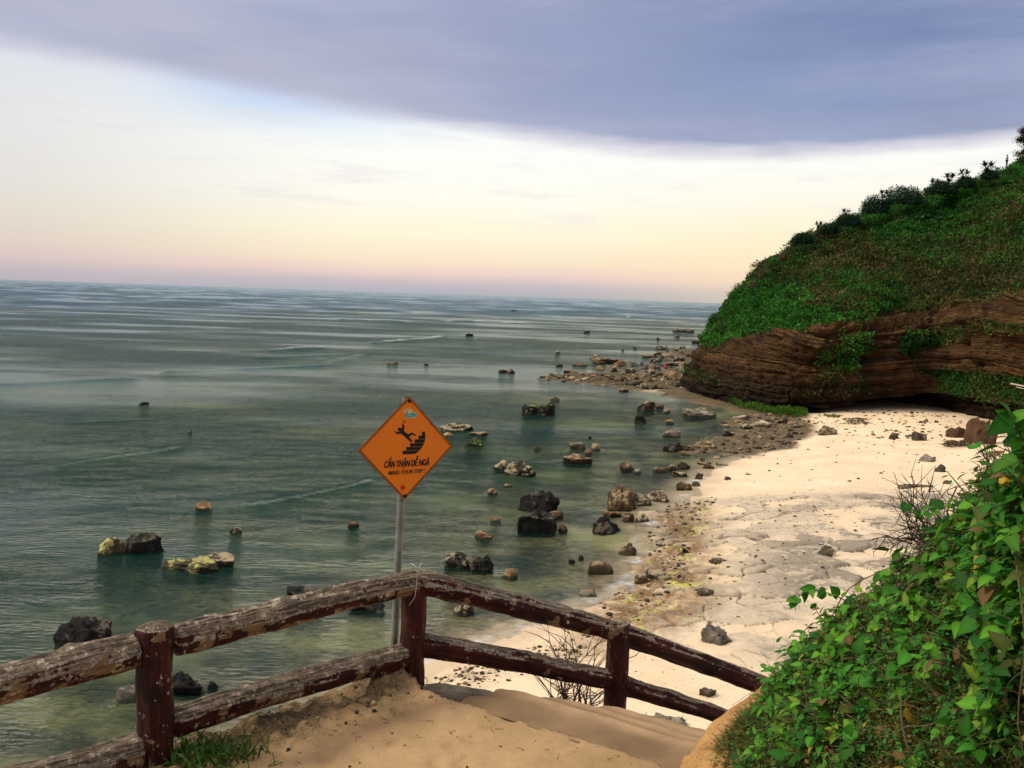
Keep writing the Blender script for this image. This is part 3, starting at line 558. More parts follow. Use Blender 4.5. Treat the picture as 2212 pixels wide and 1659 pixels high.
ROCKS = [
 # bottom-left
 (171, 1402, 134, 56, 'black', 'flat', 'large black rock with pale streaks showing just above the left end of the top rail', WG),
 (384, 1500, 96, 50, 'black', 'lump', 'black rock in the shallows seen between the two rails right of the left post', WG),
 (272, 1512, 44, 58, 'grey', 'block', 'grey green upright rock in the shallows partly behind the left fence post', WG),
 (457, 1488, 27, 17, 'black', 'cone', 'small dark pointed stone in brown shallows seen between the left rails', WG),
 (234, 1200, 54, 36, 'yellow', 'dome', 'yellow lichened boulder against the left end of the black block, left of the sign', WG),
 (297, 1196, 84, 50, 'black', 'flat', 'black block shaped rock rising from the sea at left behind the yellow boulder', WG),
 (400, 1236, 124, 30, 'yellow', 'flat', 'flat rock covered in bright yellow lichen low in the water left of the sign', WG),
 (470, 1222, 98, 30, 'mottled', 'flat', 'dark brown mottled slab leaning behind the flat yellow rock', WG),
 (430, 1102, 48, 20, 'tan', 'slab', 'flat tan rock alone in open water above the yellow topped rock', WG),
 (510, 1153, 30, 18, 'mottled', 'lump', 'small brown and black boulder right above the flat yellow rock', WG),
 (761, 1138, 26, 14, 'brown', 'dome', 'small dark boulder in the water just left of the sign pole', WG),
 (640, 1290, 96, 26, 'black', 'slab', 'flat dark rock just below the surface behind the long top rail', WG),
 (790, 1322, 80, 22, 'black', 'slab', 'dark submerged slab seen under the top rail left of the corner post', WG),
 (308, 874, 20, 6, 'black', 'slab', 'small dark rock far out in the open sea at left', WG),
 (407, 935, 17, 6, 'brown', 'slab', 'small brown rock in open sea between the left edge and the sign', WG),
 (846, 787, 24, 6, 'brown', 'slab', 'thin brown rock awash in the sea straight above the sign', WG),
 (921, 789, 10, 4, 'black', 'slab', 'tiny dark rock awash right of the thin brown rock above the sign', WG),
 # behind and right of the sign
 (982, 931, 70, 18, 'mottled', 'lump', 'long low mottled rock right beside the upper right edge of the sign', WG),
 (966, 942, 26, 9, 'tan', 'slab', 'small tan rock in front of the long low rock touching the sign edge', WG),
 (1034, 941, 42, 11, 'brown', 'slab', 'flat brown rock at the right end of the long low rock by the sign', WG),
 (1026, 965, 46, 21, 'greenlich', 'cone', 'dark rock with a cream patch and a raised hump just right of the sign', WG),
 (1162, 897, 70, 28, 'greenlich', 'flat', 'long black rock with bright green lichen on both ends', WG),
 (1199, 866, 21, 9, 'mottled', 'cone', 'small dark rock directly beyond the green lichened black rock', WG),
 (1088, 1014, 42, 25, 'mottled', 'lump', 'dark boulder leaning on the left side of a bigger streaked boulder', WG),
 (1124, 1027, 66, 32, 'mottled', 'lump', 'dark streaked boulder pair member with a pale front edge, mid water', WG),
 (1159, 972, 16, 9, 'brown', 'dome', 'small brown stone alone between the lichened rock and the streaked boulders', WG),
 (1246, 969, 37, 15, 'beachdark', 'dome', 'low dark brown rock beside two small orange tan stones', WG),
 (1287, 971, 19, 13, 'tan', 'dome', 'round orange tan stone right of the low dark brown rock', WG),
 (1272, 980, 16, 11, 'tan', 'dome', 'smaller orange tan stone in front of the low dark brown rock', WG),
 (1249, 1001, 60, 20, 'brown', 'flat', 'flat brown rock with white flecked top in mid water', WG),
 (1274, 946, 9, 4, 'black', 'dome', 'tiny dark stone behind the low dark brown rock', WG),
 (1354, 1015, 33, 17, 'brown', 'lump', 'brown angular rock right of the flat white flecked rock', WG),
 (1378, 1021, 15, 9, 'pale', 'dome', 'small pale stone touching the right end of the brown angular rock', WG),
 (1064, 1066, 21, 14, 'brown', 'lump', 'small brown rock in water right of the sign lower tip', WG),
 (1095, 1051, 20, 7, 'tan', 'slab', 'thin orange brown stone barely awash below the streaked boulders', WG),
 (1165, 1104, 86, 46, 'black', 'dome', 'big black hump shaped boulder behind its twin in mid water', WG),
 (1199, 1120, 34, 18, 'brown', 'slab', 'brown slab wedged right of the two big black boulders', WG),
 (1155, 1149, 90, 52, 'black', 'flat', 'big black boulder with pale bands near the waterline, in front of its twin', WG),
 (1216, 1147, 20, 15, 'tan', 'dome', 'small tan stone at the right foot of the big black boulder', WG),
 (1071, 1126, 25, 9, 'tan', 'slab', 'small flat orange brown stone left of the big black boulders', WG),
 (1044, 1163, 38, 18, 'tan', 'dome', 'ribbed tan stone between the sign pole and the big black boulders', WG),
 (990, 1226, 62, 46, 'mottled', 'lump', 'pitted brown rock joined to the left of a black boulder above the corner post', WG),
 (1034, 1234, 60, 54, 'black', 'lump', 'black boulder with a white bird speck on top above the corner post', WG),
 (1100, 1248, 35, 21, 'tan', 'dome', 'tan rounded stone in shallows right of the black boulder above the corner post', WG),
 (1000, 1326, 46, 30, 'mottled', 'dome', 'cream and green boulder under the rail just right of the corner post', WG),
 (1340, 1102, 70, 50, 'brown', 'dome', 'tall round backed brown and black boulder close to the beach', WG),
 (1322, 1116, 42, 15, 'tan', 'slab', 'layered tan slab at the foot of the round backed boulder', WG),
 (1356, 1126, 29, 19, 'brown', 'block', 'brown block at the right foot of the round backed boulder', WG),
 (1389, 1127, 28, 18, 'mottled', 'dome', 'dark round stone right of the round backed boulder', WG),
 (1380, 1092, 60, 28, 'mottled', 'lump', 'jagged pitted pale and black rock behind the round backed boulder', WG),
 (1425, 1084, 48, 28, 'mottled', 'lump', 'jagged dark rock at the right end of the pitted rock mass near the sand', WG),
 (1308, 1151, 70, 38, 'black', 'cone', 'black peaked boulder with pale base in shallow water', WG),
 (1362, 1199, 45, 25, 'brown', 'lump', 'brown boulder in the shallows beside the weedy shore', WG),
 (1294, 1239, 58, 28, 'brown', 'flat', 'reddish brown loaf shaped boulder in the brown shallows', WG),
 (1255, 1207, 12, 8, 'black', 'dome', 'tiny black stone behind the loaf shaped boulder', WG),
 (1235, 1214, 14, 6, 'black', 'slab', 'tiny flat black stone left of the other tiny black stone', WG),
 (1425, 1253, 52, 24, 'mottled', 'dome', 'dark green brown boulder on the weedy shore edge', SG),
 (1386, 1261, 30, 18, 'brown', 'dome', 'brown boulder touching the left end of the dark green brown boulder', SG),
 (1272, 1290, 40, 18, 'pale', 'slab', 'pale flat rock in brown shallows above the right rail', SG),
 (1400, 887, 42, 23, 'mottled', 'lump', 'rugged mottled boulder standing off the small far beach', WG),
 (1426, 882, 18, 8, 'brown', 'slab', 'low brown rock right of the rugged mottled boulder', WG),
 (1442, 890, 14, 8, 'tan', 'dome', 'small tan stone right of and nearer than the rugged mottled boulder', WG),
 (1384, 914, 26, 19, 'black', 'dome', 'dark round boulder standing alone nearer than the rugged mottled boulder', WG),
 (1448, 913, 18, 8, 'tan', 'slab', 'small tan stone awash right of the dark round boulder', WG),
 (1452, 943, 38, 16, 'pale', 'slab', 'pale tan rock with a dark end, off the reef edge', WG),
 (1453, 976, 42, 21, 'black', 'lump', 'dark boulder in front of the pale tan rock with a dark end', WG),
 (1573, 942, 28, 12, 'black', 'lump', 'dark rock awash in the brown inlet water', WG),
 (1510, 898, 86, 13, 'pale', 'slab', 'long low pale ledge awash in the dark inlet below the headland', WG),
 (1478, 1013, 31, 18, 'brown', 'lump', 'brown boulder heading the cluster off the beach corner', WG),
 (1450, 1017, 28, 14, 'brown', 'slab', 'low brown rock left of the brown boulder heading the cluster', WG),
 (1469, 1029, 33, 12, 'mottled', 'slab', 'dark low rock nearest the camera in the cluster off the beach corner', WG),
 (1426, 1019, 27, 9, 'brown', 'slab', 'flat brown rock at the far left of the cluster off the beach corner', WG),
 (1521, 1003, 34, 13, 'mottled', 'lump', 'brown black rock closest to the reef edge by the beach corner', SG),
 (1534, 1012, 28, 11, 'brown', 'slab', 'brown flat rock in front of the rock closest to the reef edge', SG),
 (1558, 1006, 30, 7, 'mottled', 'slab', 'thin dark rock half buried where the reef meets the sand', SG),
 (1512, 1035, 21, 14, 'mottled', 'block', 'small two toned block at the waterline of the beach corner', SG),
 (1480, 1059, 34, 18, 'brown', 'lump', 'brown rock at the foamy waterline', SG),
 (1504, 1051, 18, 12, 'beachdark', 'dome', 'dark stone right behind the brown rock at the foamy waterline', SG),
 (1484, 970, 19, 8, 'brown', 'slab', 'orange brown stone at the outer edge of the flat reef', SG),
 (1517, 969, 42, 8, 'tan', 'slab', 'flat orange ledge on the outer edge of the flat reef', SG),
 (1543, 968, 18, 10, 'mottled', 'lump', 'dark lump at the right end of the flat orange ledge', SG),
 (1605, 906, 38, 10, 'pale', 'slab', 'pale flat rock at the left of the reef under the headland', SG),
 (1640, 902, 24, 8, 'pale', 'lump', 'whitish rock at the back of the reef under the headland', SG),
 (1650, 923, 48, 14, 'pale', 'slab', 'broad pale slab in the middle of the reef under the headland', SG),
 (1614, 926, 30, 12, 'mottled', 'slab', 'mottled rock left of the broad pale slab on the reef', SG),
 (1688, 915, 34, 12, 'mottled', 'slab', 'grey brown rock right of the broad pale slab on the reef', SG),
 (1719, 925, 26, 9, 'beachdark', 'slab', 'dark flat rock at the reef corner nearest the sand', SG),
 (1719, 939, 13, 8, 'black', 'lump', 'small black stone on the right rim of the reef', SG),
 (1704, 960, 28, 8, 'black', 'slab', 'dark flat rock on the front rim of the reef by the sand', SG),
 # on the sand
 (1790, 940, 40, 22, 'mottled', 'lump', 'grey green cracked boulder alone on the bright sand', BG),
 (1747, 913, 6, 5, 'black', 'dome', 'tiny black stone on sand at the reef corner', BG),
 (1573, 1037, 14, 8, 'red', 'cone', 'small brown pointed stone on sand near the waterline', BG),
 (1618, 1026, 14, 5, 'beachdark', 'slab', 'small flat dark stone in the middle of the sand near the water', BG),
 (1933, 948, 21, 13, 'beachdark', 'dome', 'dark rounded rock left of the pair below the cave', BG),
 (1965, 944, 16, 6, 'beachdark', 'slab', 'small flat rock between the two dark rocks below the cave', BG),
 (1989, 953, 31, 19, 'beachdark', 'block', 'dark blocky rock right of the pair below the cave', BG),
 (1989, 914, 10, 5, 'beachdark', 'cone', 'small dark stone at left of three below the cave mouth', BG),
 (2001, 912, 11, 7, 'beachdark', 'dome', 'small dark stone in the middle of three below the cave mouth', BG),
 (2024, 913, 10, 5, 'beachdark', 'slab', 'small dark stone at right of three below the cave mouth', BG),
 (2009, 998, 46, 15, 'grey', 'slab', 'flat stone with a pale top on the sand left of the foliage', BG),
 (2037, 1020, 31, 16, 'beachdark', 'cone', 'dark wedge shaped rock just in front of the flat pale topped stone', BG),
 (2068, 946, 44, 22, 'red', 'block', 'low reddish brown rock at the left foot of the huge boulder', BG),
 (2128, 960, 78, 80, 'red', 'block', 'huge reddish brown boulder at the foot of the cliff behind the foliage', BG),
 (2140, 966, 18, 7, 'pale', 'slab', 'small pale stone in front of the huge reddish brown boulder', BG),
 (2046, 1046, 14, 8, 'red', 'cone', 'small reddish stone on the sand next to the dry twigs', BG),
 (1554, 1222, 40, 18, 'beachdark', 'dome', 'dark rounded rock on the cracked pale slab', BG),
 (1530, 1282, 42, 9, 'beachdark', 'slab', 'thin dark flat stone on the cracked pale slab', BG),
 (1788, 1199, 34, 20, 'beachdark', 'block', 'dark broken block at the edge of the grey rock shelf', BG),
 (1550, 1392, 66, 40, 'grey', 'dome', 'grey hump of bedrock with a broken right end above the rail', BG),
 (1530, 1507, 46, 23, 'beachdark', 'slab', 'dark oval rock on sand seen between the two right rails', BG),
 (1452, 1577, 88, 34, 'grey', 'slab', 'big flat oval rock on sand seen under the lower right rail', BG),
 (1496, 1150, 16, 6, 'beachdark', 'slab', 'small dark stone at the weed line left of the slab', BG),
 (1480, 1192, 18, 9, 'black', 'lump', 'small black stone on the yellow green weed', BG),
 # far reef
 (1268, 719, 14, 5, 'black', 'slab', 'dark rock far out at sea right of the boat', RG),
 (1014, 726, 16, 6, 'black', 'slab', 'lone dark rock far out at sea below the boat', RG),
 (1086, 805, 22, 8, 'mottled', 'lump', 'brown rock left of a pair off the left tip of the reef', RG),
 (1103, 806, 18, 9, 'brown', 'block', 'brown rock right of a pair off the left tip of the reef', RG),
 (1203, 764, 13, 6, 'mottled', 'slab', 'dark rock in bright water left above the reef', RG),
 (1208, 792, 15, 5, 'black', 'slab', 'dark flat rock just off the reef, nearer than the dark rock in bright water', RG),
 (1286, 775, 25, 10, 'mottled', 'lump', 'olive and tan boulder at the back of the reef in bright water', RG),
 (1253, 791, 30, 6, 'brown', 'slab', 'long thin brown ledge left of the middle reef', RG),
 (1480, 718, 48, 7, 'beachdark', 'slab', 'long dark rock farthest off the headland point', RG),
 (1463, 729, 11, 6, 'brown', 'slab', 'small brown rock nearer than the farthest long rock', RG),
 (1422, 734, 8, 6, 'black', 'cone', 'small pointed dark rock left of the small brown far rock', RG),
 (1503, 742, 17, 7, 'black', 'slab', 'dark rock against the headland point, beyond the back reef', RG),
 (1431, 753, 33, 7, 'mottled', 'slab', 'long flat grey rock in bright water beyond the back reef', RG),
 (1475, 752, 11, 5, 'mottled', 'slab', 'small rock right of the long flat grey rock', RG),
 (1371, 752, 9, 4, 'mottled', 'slab', 'small rock left of the long flat grey rock', RG),
 (1346, 758, 7, 3, 'black', 'slab', 'tiniest dark rock left of the long flat grey rock', RG),
 (1297, 799, 20, 9, 'tan', 'dome', 'tan boulder at the left of the middle reef', RG),
 (1311, 786, 72, 7, 'brown', 'slab', 'long low brown ledge forming the back edge of the middle reef', RG),
 (1341, 791, 26, 12, 'tan', 'lump', 'pale orange boulder on the long low brown ledge', RG),
 (1325, 802, 18, 9, 'mottled', 'dome', 'dark green boulder right of the tan boulder', RG),
 (1364, 808, 30, 12, 'mottled', 'dome', 'large grey brown boulder in the middle of the reef', RG),
 (1409, 809, 32, 11, 'mottled', 'lump', 'greenish boulder in front of the group of people', RG),
 (1452, 813, 28, 12, 'tan', 'dome', 'rounded tan boulder beside the small far beach', RG),
 (1480, 806, 18, 8, 'mottled', 'slab', 'dark rock between the tan boulder and the headland point', RG),
 (1237, 807, 36, 8, 'brown', 'slab', 'brown hump rock on top of the reef tongue', RG),
 (1371, 790, 12, 4, 'beachdark', 'slab', 'small dark rock in the pool left of the people', RG),
 (1388, 796, 10, 4, 'tan', 'slab', 'small tan stone awash just left of the people', RG),
 (1350, 846, 26, 6, 'brown', 'slab', 'low brown ledge in front of the reef tongue', RG),
 (1438, 853, 20, 6, 'tan', 'slab', 'small tan ledge in front of the small far beach', RG)]
for r in ROCKS: rock(*r)
# reef tongue: individual dark humps strung along it
TG = 'dark humps along the reef tongue'
for i, (u, v, w_) in enumerate([(1172, 818, 20), (1192, 814, 16), (1206, 817, 14), (1224, 814, 18), (1240, 818, 16), (1256, 812, 15), (1262, 822, 24), (1282, 816, 16),
                     (1298, 824, 22), (1312, 817, 15), (1330, 828, 26), (1346, 820, 18), (1362, 832, 30), (1376, 822, 16), (1392, 836, 26), (1404, 826, 18),
                     (1418, 840, 30), (1430, 824, 16), (1446, 832, 18), (1400, 772, 30), (1424, 768, 22), (1446, 772, 34), (1468, 778, 24), (1480, 766, 22), (1500, 772, 20), (1420, 782, 30), (1452, 790, 28), (1484, 790, 18)]):
    rock(u, v, w_, 6 + (i * 7 % 4), ('black', 'mottled', 'mottled', 'brown')[i % 4], ('slab', 'lump')[i % 2],
         'small weathered rock on the dark reef strips off the headland', TG)
# loose rubble nobody could count
def rubble(name, label, polys, n, smin, smax, cols_, zlift=0.0):
    V2, F2 = ICO[2]; Vs, Fs, Cs = [], [], []; k = 0; P = [[tuple(onz(u, v, .3).xy) for u, v in pl] for pl in polys]
    for pi, pl in enumerate(P):
        a = np.array(pl); m = int(n[pi]); cand = rng.uniform(a.min(0), a.max(0), (m * 6, 2))
        c = cand[polydist(cand[:, 0], cand[:, 1], pl) > 0][:m]
        for x, y in c:
            s = smin[pi] + (smax[pi] - smin[pi]) * rng.random() ** 2.5; q = V2 * rng.uniform(.6, 1.15, 3) * [1, 1, .55]
            q = q + vn(q[:, 0] * 1.7 + x * 9, q[:, 1] * 1.7, q[:, 2] * 1.7)[:, None] * q * .35
            an = rng.random() * 6.3; ca, s_ = math.cos(an), math.sin(an); q = q @ np.array([[ca, s_, 0], [-s_, ca, 0], [0, 0, 1]])
            zz = gh(x, y)
            Vs.append(q * s + [x, y, zz + s * .1]); Fs.append(F2 + k); k += len(V2)
            Cs.append(np.tile(np.array(cols_[rng.integers(len(cols_))]) * rng.uniform(.7, 1.2), (len(V2), 1)))
    m, g = material(name + '_stone'); cc = g('Attribute', attribute_name='tint').outputs['Color']
    nn = g.noise(g('NewGeometry').outputs['Position'], 9, 5)
    finish(g, g('BsdfPrincipled', {'Base Color': g.mix(1.0, cc, g.mix(nn, (.5, .5, .5), (1.4, 1.4, 1.4)), 'MULTIPLY'), 'Roughness': .9, 'Specular IOR Level': .2}))
    o = mesh(name, np.concatenate(Vs), np.concatenate(Fs), m, cols=np.concatenate(Cs)); tag(o, label, 'rubble', kind='stuff')
dk = [(.03, .025, .018), (.10, .07, .04), (.20, .14, .08), (.05, .04, .02), (.30, .22, .13)]
rubble('shore_rubble', 'broken stones and shell grit scattered along the weedy shore edge',
       [[(1230, 1380), (1290, 1290), (1400, 1230), (1400, 1130), (1450, 1075), (1560, 1065), (1500, 1140), (1480, 1260), (1380, 1340)],
        [(940, 1450), (1040, 1415), (1160, 1385), (1270, 1390), (1240, 1440), (1060, 1480), (950, 1500)],
        [(1450, 980), (1560, 900), (1660, 885), (1740, 900), (1745, 940), (1700, 965), (1640, 985), (1560, 985)],
        [(1150, 817), (1250, 806), (1420, 806), (1490, 796), (1470, 835), (1400, 843), (1290, 832)],
        [(1390, 765), (1490, 750), (1510, 790), (1430, 800), (1300, 800)]],
       [620, 380, 420, 380, 160], [.02, .02, .04, .10, .15], [.15, .12, .40, .6, .7], dk)
rubble('beach_debris', 'small dark stones and dry weed bits scattered over the sand',
       [[(1740, 900), (1900, 885), (2080, 915), (2100, 950), (1960, 960), (1760, 930)], [(1510, 1060), (1640, 990), (1760, 950), (2080, 960), (2090, 1050), (1700, 1075)],
        [(1400, 1400), (1640, 1460), (1560, 1560), (1380, 1560), (1300, 1440)], [(1480, 1075), (1700, 1080), (1900, 1120), (1720, 1300), (1500, 1380), (1420, 1300)]],
       [380, 170, 120, 300], [.05, .03, .015, .025], [.26, .15, .05, .12], [(.05, .03, .02), (.12, .07, .035), (.2, .12, .06)])

# driftwood, weed piles on the sand, stick by the cliff
M_drift = plain('driftwood_bark', (.20, .15, .10), .9, .4, 6, .5)
M_debris = plain('dry_weed', (.075, .045, .022), .95, .5, 10, .6)
def curve_tube(pts, r0, r1, n=14, wob=.0, k=8, seed=0):
    P = cr(np.array([list(p) for p in pts]), n); r = np.random.default_rng(seed)
    P = P + r.normal(size=P.shape) * wob
    return [Vector(p) for p in P], list(np.linspace(r0, r1, n))
def lie(u, v, dz_=0.0):
    p = onz(u, v, .9)
    for _ in range(3): p = onz(u, v, gh(p.x, p.y) + dz_)
    return p
p0, p1 = lie(1942, 1054, .06), lie(2015, 1050, .05)
o = mesh('driftwood', *tubes([curve_tube([p0, p0.lerp(p1, .5) + Vector((0, .2, .06)), p1], .17, .05, 12, .015), curve_tube([p0.lerp(p1, .3), p0.lerp(p1, .45) + Vector((.3, .6, .12))], .06, .02, 5, .01)], 8), M_drift)
tag(o, 'grey driftwood log lying on the sand left of the twigs', 'driftwood')
p0, p1 = lie(1770, 890, .1), lie(1800, 900, .1)
segs = [curve_tube([p0, p1], .05, .04, 8, .02)]
for i in range(40):
    a = lie(1786 + 28 * random.random(), 897 + 5 * random.random(), .04); segs.append(([a, a + Vector((random.uniform(-.6, .6), random.uniform(-.4, .4), random.uniform(.02, .3)))], [.08, .03]))
tag(mesh('seaweed_pile', *tubes(segs, 5), plain('olive_weed', (.13, .12, .045), .9, .4, 8)), 'olive heap of weed with a stick on the sand by the cliff foot', 'seaweed')
segs = []
for i in range(260):
    a = lie(2040 + 55 * random.random(), 952 + 12 * random.random(), .03 + .25 * random.random()); segs.append(([a, a + Vector((random.uniform(-.5, .5), random.uniform(-.4, .4), random.uniform(-.1, .12)))], [.035, .015]))
tag(mesh('debris_pile', *tubes(segs, 4), M_debris), 'dark heap of dry twigs and weed in front of the huge boulder', 'debris', kind='stuff')
segs = []
for i in range(90):
    a = lie(1830 + 45 * random.random(), 903 + 14 * random.random(), .02); segs.append(([a, a + Vector((random.uniform(-.9, .9), random.uniform(-.5, .5), random.uniform(0, .1)))], [.04, .015]))
tag(mesh('debris_pile', *tubes(segs, 4), M_debris), 'reddish scatter of dry weed on the sand below the left of the cave', 'debris', kind='stuff')
segs = [curve_tube([ony(2183, 829, 86), ony(2212, 834, 85), ony(2245, 842, 84)], .09, .05, 8, .01), curve_tube([ony(2195, 836, 86), ony(2240, 846, 85)], .05, .03, 5, .01)]
tag(mesh('driftwood', *tubes(segs, 6), plain('bleached_wood', (.42, .34, .26), .9, .3, 5)), 'bleached stick leaning on the cliff at the right edge', 'driftwood')
# bright green algae bank at the headland foot
nA = 14000; poly = [tuple(onz(u, v, .8).xy) for u, v in [(1555, 850), (1600, 848), (1680, 864), (1740, 878), (1745, 892), (1680, 886), (1600, 870)]]
a = np.array(poly); cd = rng.uniform(a.min(0), a.max(0), (nA * 3, 2)); cd = cd[polydist(cd[:, 0], cd[:, 1], poly) > 0][:nA]
Cz = np.array([gh(x, y) for x, y in cd]); C = np.column_stack([cd, Cz + .1 + .55 * rng.random(len(cd)) * (1 + .5 * vn(cd[:, 0] * .5, cd[:, 1] * .5))])
V, Fq, cc = scatter_quads(C, np.tile([0, -.5, 1.], (len(C), 1)), rng.uniform(.15, .4, len(C)), np.array([.075, .17, .018]) * rng.uniform(.5, 1.3, (len(C), 1)), 1.2, .3)
tag(mesh('shore_grass', V, Fq, M_far, smooth=False, cols=cc), 'bright green low growth along the foot of the headland', 'grass', kind='stuff')
# ---------------------------------------------------------------- terrace, stairs, kerb
BZ = 9.7
Cb = ony(889, 1500, 7.4); Lb = ony(333, 1345, 5.9); Rb = ony(1326, 1545, 8.2)
C2 = Vector((Cb.x, Cb.y)); L2 = Vector((Lb.x, Lb.y)); R2 = Vector((Rb.x, Rb.y)); E2 = C2 + (R2 - C2) * 2.0; S2 = L2 + (L2 - C2) * 1.1
gd = Vector((.51, .86)).normalized(); nd = Vector((gd.y, -gd.x))
Q0 = onz(984, 1510, BZ).xy.dot(gd)
xs = np.arange(-6.5, 5.5, .028); ys = np.arange(2.2, 10.2, .028); tx, ty = np.meshgrid(xs, ys)
path_poly = [S2[:], L2[:], C2[:], E2[:], (9, 9), (9, -4), (-9, -4)]
s_out = -polydist(tx + .10 * fbm(tx, ty, 1, 4, 1.5), ty + .10 * fbm(tx, ty, 2, 4, 1.5), path_poly)
q = tx * gd.x + ty * gd.y
tz = BZ + .018 * fbm(tx, ty, 3, 4, 1.1) + .008 * fbm(tx, ty, 4, 4, 7); _w = worley(tx * 3.1, ty * 3.1, 9); tz -= .016 * sst(.28, .10, _w[0]) * (_w[2] > .45)
edge_d = np.hypot(tx - C2.x + .12, ty - C2.y + .10); tz += .15 * np.exp(-(edge_d / .26) ** 2) * (1 + .35 * fbm(tx, ty, 5, 3, 9))
rub = sst(-.85, -.05, s_out + .25 * fbm(tx, ty, 9, 3, 2.5)) * (q < Q0) * sst(C2.x + .35, C2.x - .2, tx)
tz += rub * (.07 * np.abs(fbm(tx, ty, 6, 4, 4)) + .02 * fbm(tx, ty, 7, 3, 14) - .03)
tz -= np.where(q > Q0, .5 + (q - Q0) * .42, 0)
drop = np.maximum(s_out - .16, 0); tz -= np.minimum(drop * 1.9, 9) + .25 * sst(0, .3, drop) * np.abs(fbm(tx, ty, 8, 4, 2.2))
mp, g = material('sandy_path')
co = g('TexCoord').outputs['Object']; n1 = g.noise(co, 1.3, 6, .6); n2 = g.noise(co, 7, 7, .65); n3 = g.noise(co, 60, 4, .6)
c = g.mix(g.mr(n1, .36, .64), (.30, .19, .09), (.41, .265, .135))
c = g.mix(g.mr(n2, .56, .70, 0, .55), c, (.24, .15, .075)); c = g.mix(g.mr(n3, .60, .68, 0, .35), c, (.16, .10, .05))
c = g.mix(g.mr(g.noise(co, .5, 4), .55, .7, 0, .5), c, (.50, .31, .13))
rb = g('Attribute', attribute_name='rough').outputs['Fac']
rc = g.mix(g.mr(n2, .4, .6), (.045, .032, .017), (.21, .14, .07)); rc = g.mix(g.mr(n3, .48, .60, 0, .9), rc, (.03, .022, .013))
c = g.mix(g.m('MULTIPLY', rb, g.mr(g.m('ADD', n2, g.m('MULTIPLY', n1, .5)), .58, .74, .2, 1)), c, rc)
finish(g, g('BsdfPrincipled', {'Base Color': c, 'Roughness': .95, 'Specular IOR Level': .15, 'Normal': g('Bump', {'Strength': .6, 'Distance': .02, 'Height': g.m('ADD', n2, g.m('MULTIPLY', n3, .35))})}))
tag(mesh('path', np.stack([tx, ty, tz], -1).reshape(-1, 3), gridf(*tx.shape), mp, attrs={'rough': np.clip(rub + sst(0, .2, drop), 0, 1)}), kind='structure')
# the slope under the terrace down to the beach
sx_, sy_ = np.meshgrid(np.linspace(-16, 16, 200), np.linspace(-8, 24, 200))
so = -polydist(sx_, sy_, [S2[:], L2[:], C2[:], E2[:], (9, 9.5), (9, -9), (-9, -9)])
sz = BZ - 1.3 - np.maximum(so, 0) * 1.25 + .3 * fbm(sx_, sy_, 3, 4, .5) - np.maximum(sx_ * gd.x + sy_ * gd.y - Q0, 0) * .55; sz = np.maximum(sz, -1.5)
tag(mesh('slope', np.stack([sx_, sy_, sz], -1).reshape(-1, 3), gridf(200, 200), plain('slope_earth', (.16, .10, .05), .95, .4, 1.5, .6)), kind='structure')
stairs = empty('staircase', (C2.x + .8, C2.y, BZ - .6), 'worn sandy concrete steps going down along the railing', 'stairs')
mstep, g = material('sandy_step')
co = g('TexCoord').outputs['Object']; n1 = g.noise(co, 1.6, 6, .6); n2 = g.noise(co, 9, 6, .65); n3 = g.noise(co, 55, 4)
c = g.mix(g.mr(n1, .36, .64), (.27, .175, .09), (.38, .25, .135)); c = g.mix(g.m('MULTIPLY', g('Attribute', attribute_name='tread_tone').outputs['Fac'], .75), c, (.115, .072, .038)); c = g.mix(g.mr(n2, .55, .7, 0, .5), c, (.21, .14, .075)); c = g.mix(g.mr(n3, .6, .7, 0, .3), c, (.13, .085, .045))
finish(g, g('BsdfPrincipled', {'Base Color': c, 'Roughness': .95, 'Specular IOR Level': .15, 'Normal': g('Bump', {'Strength': .5, 'Distance': .015, 'Height': g.m('ADD', n2, g.m('MULTIPLY', n3, .3))})}))
TRS = [.44, .37, .38, .30, .28, .30, .32, .34, .34]; RSS = [0, .14, .14, .14, .14, .19, .20, .20, .20]
def par(t): return C2 + (R2 - C2) * t
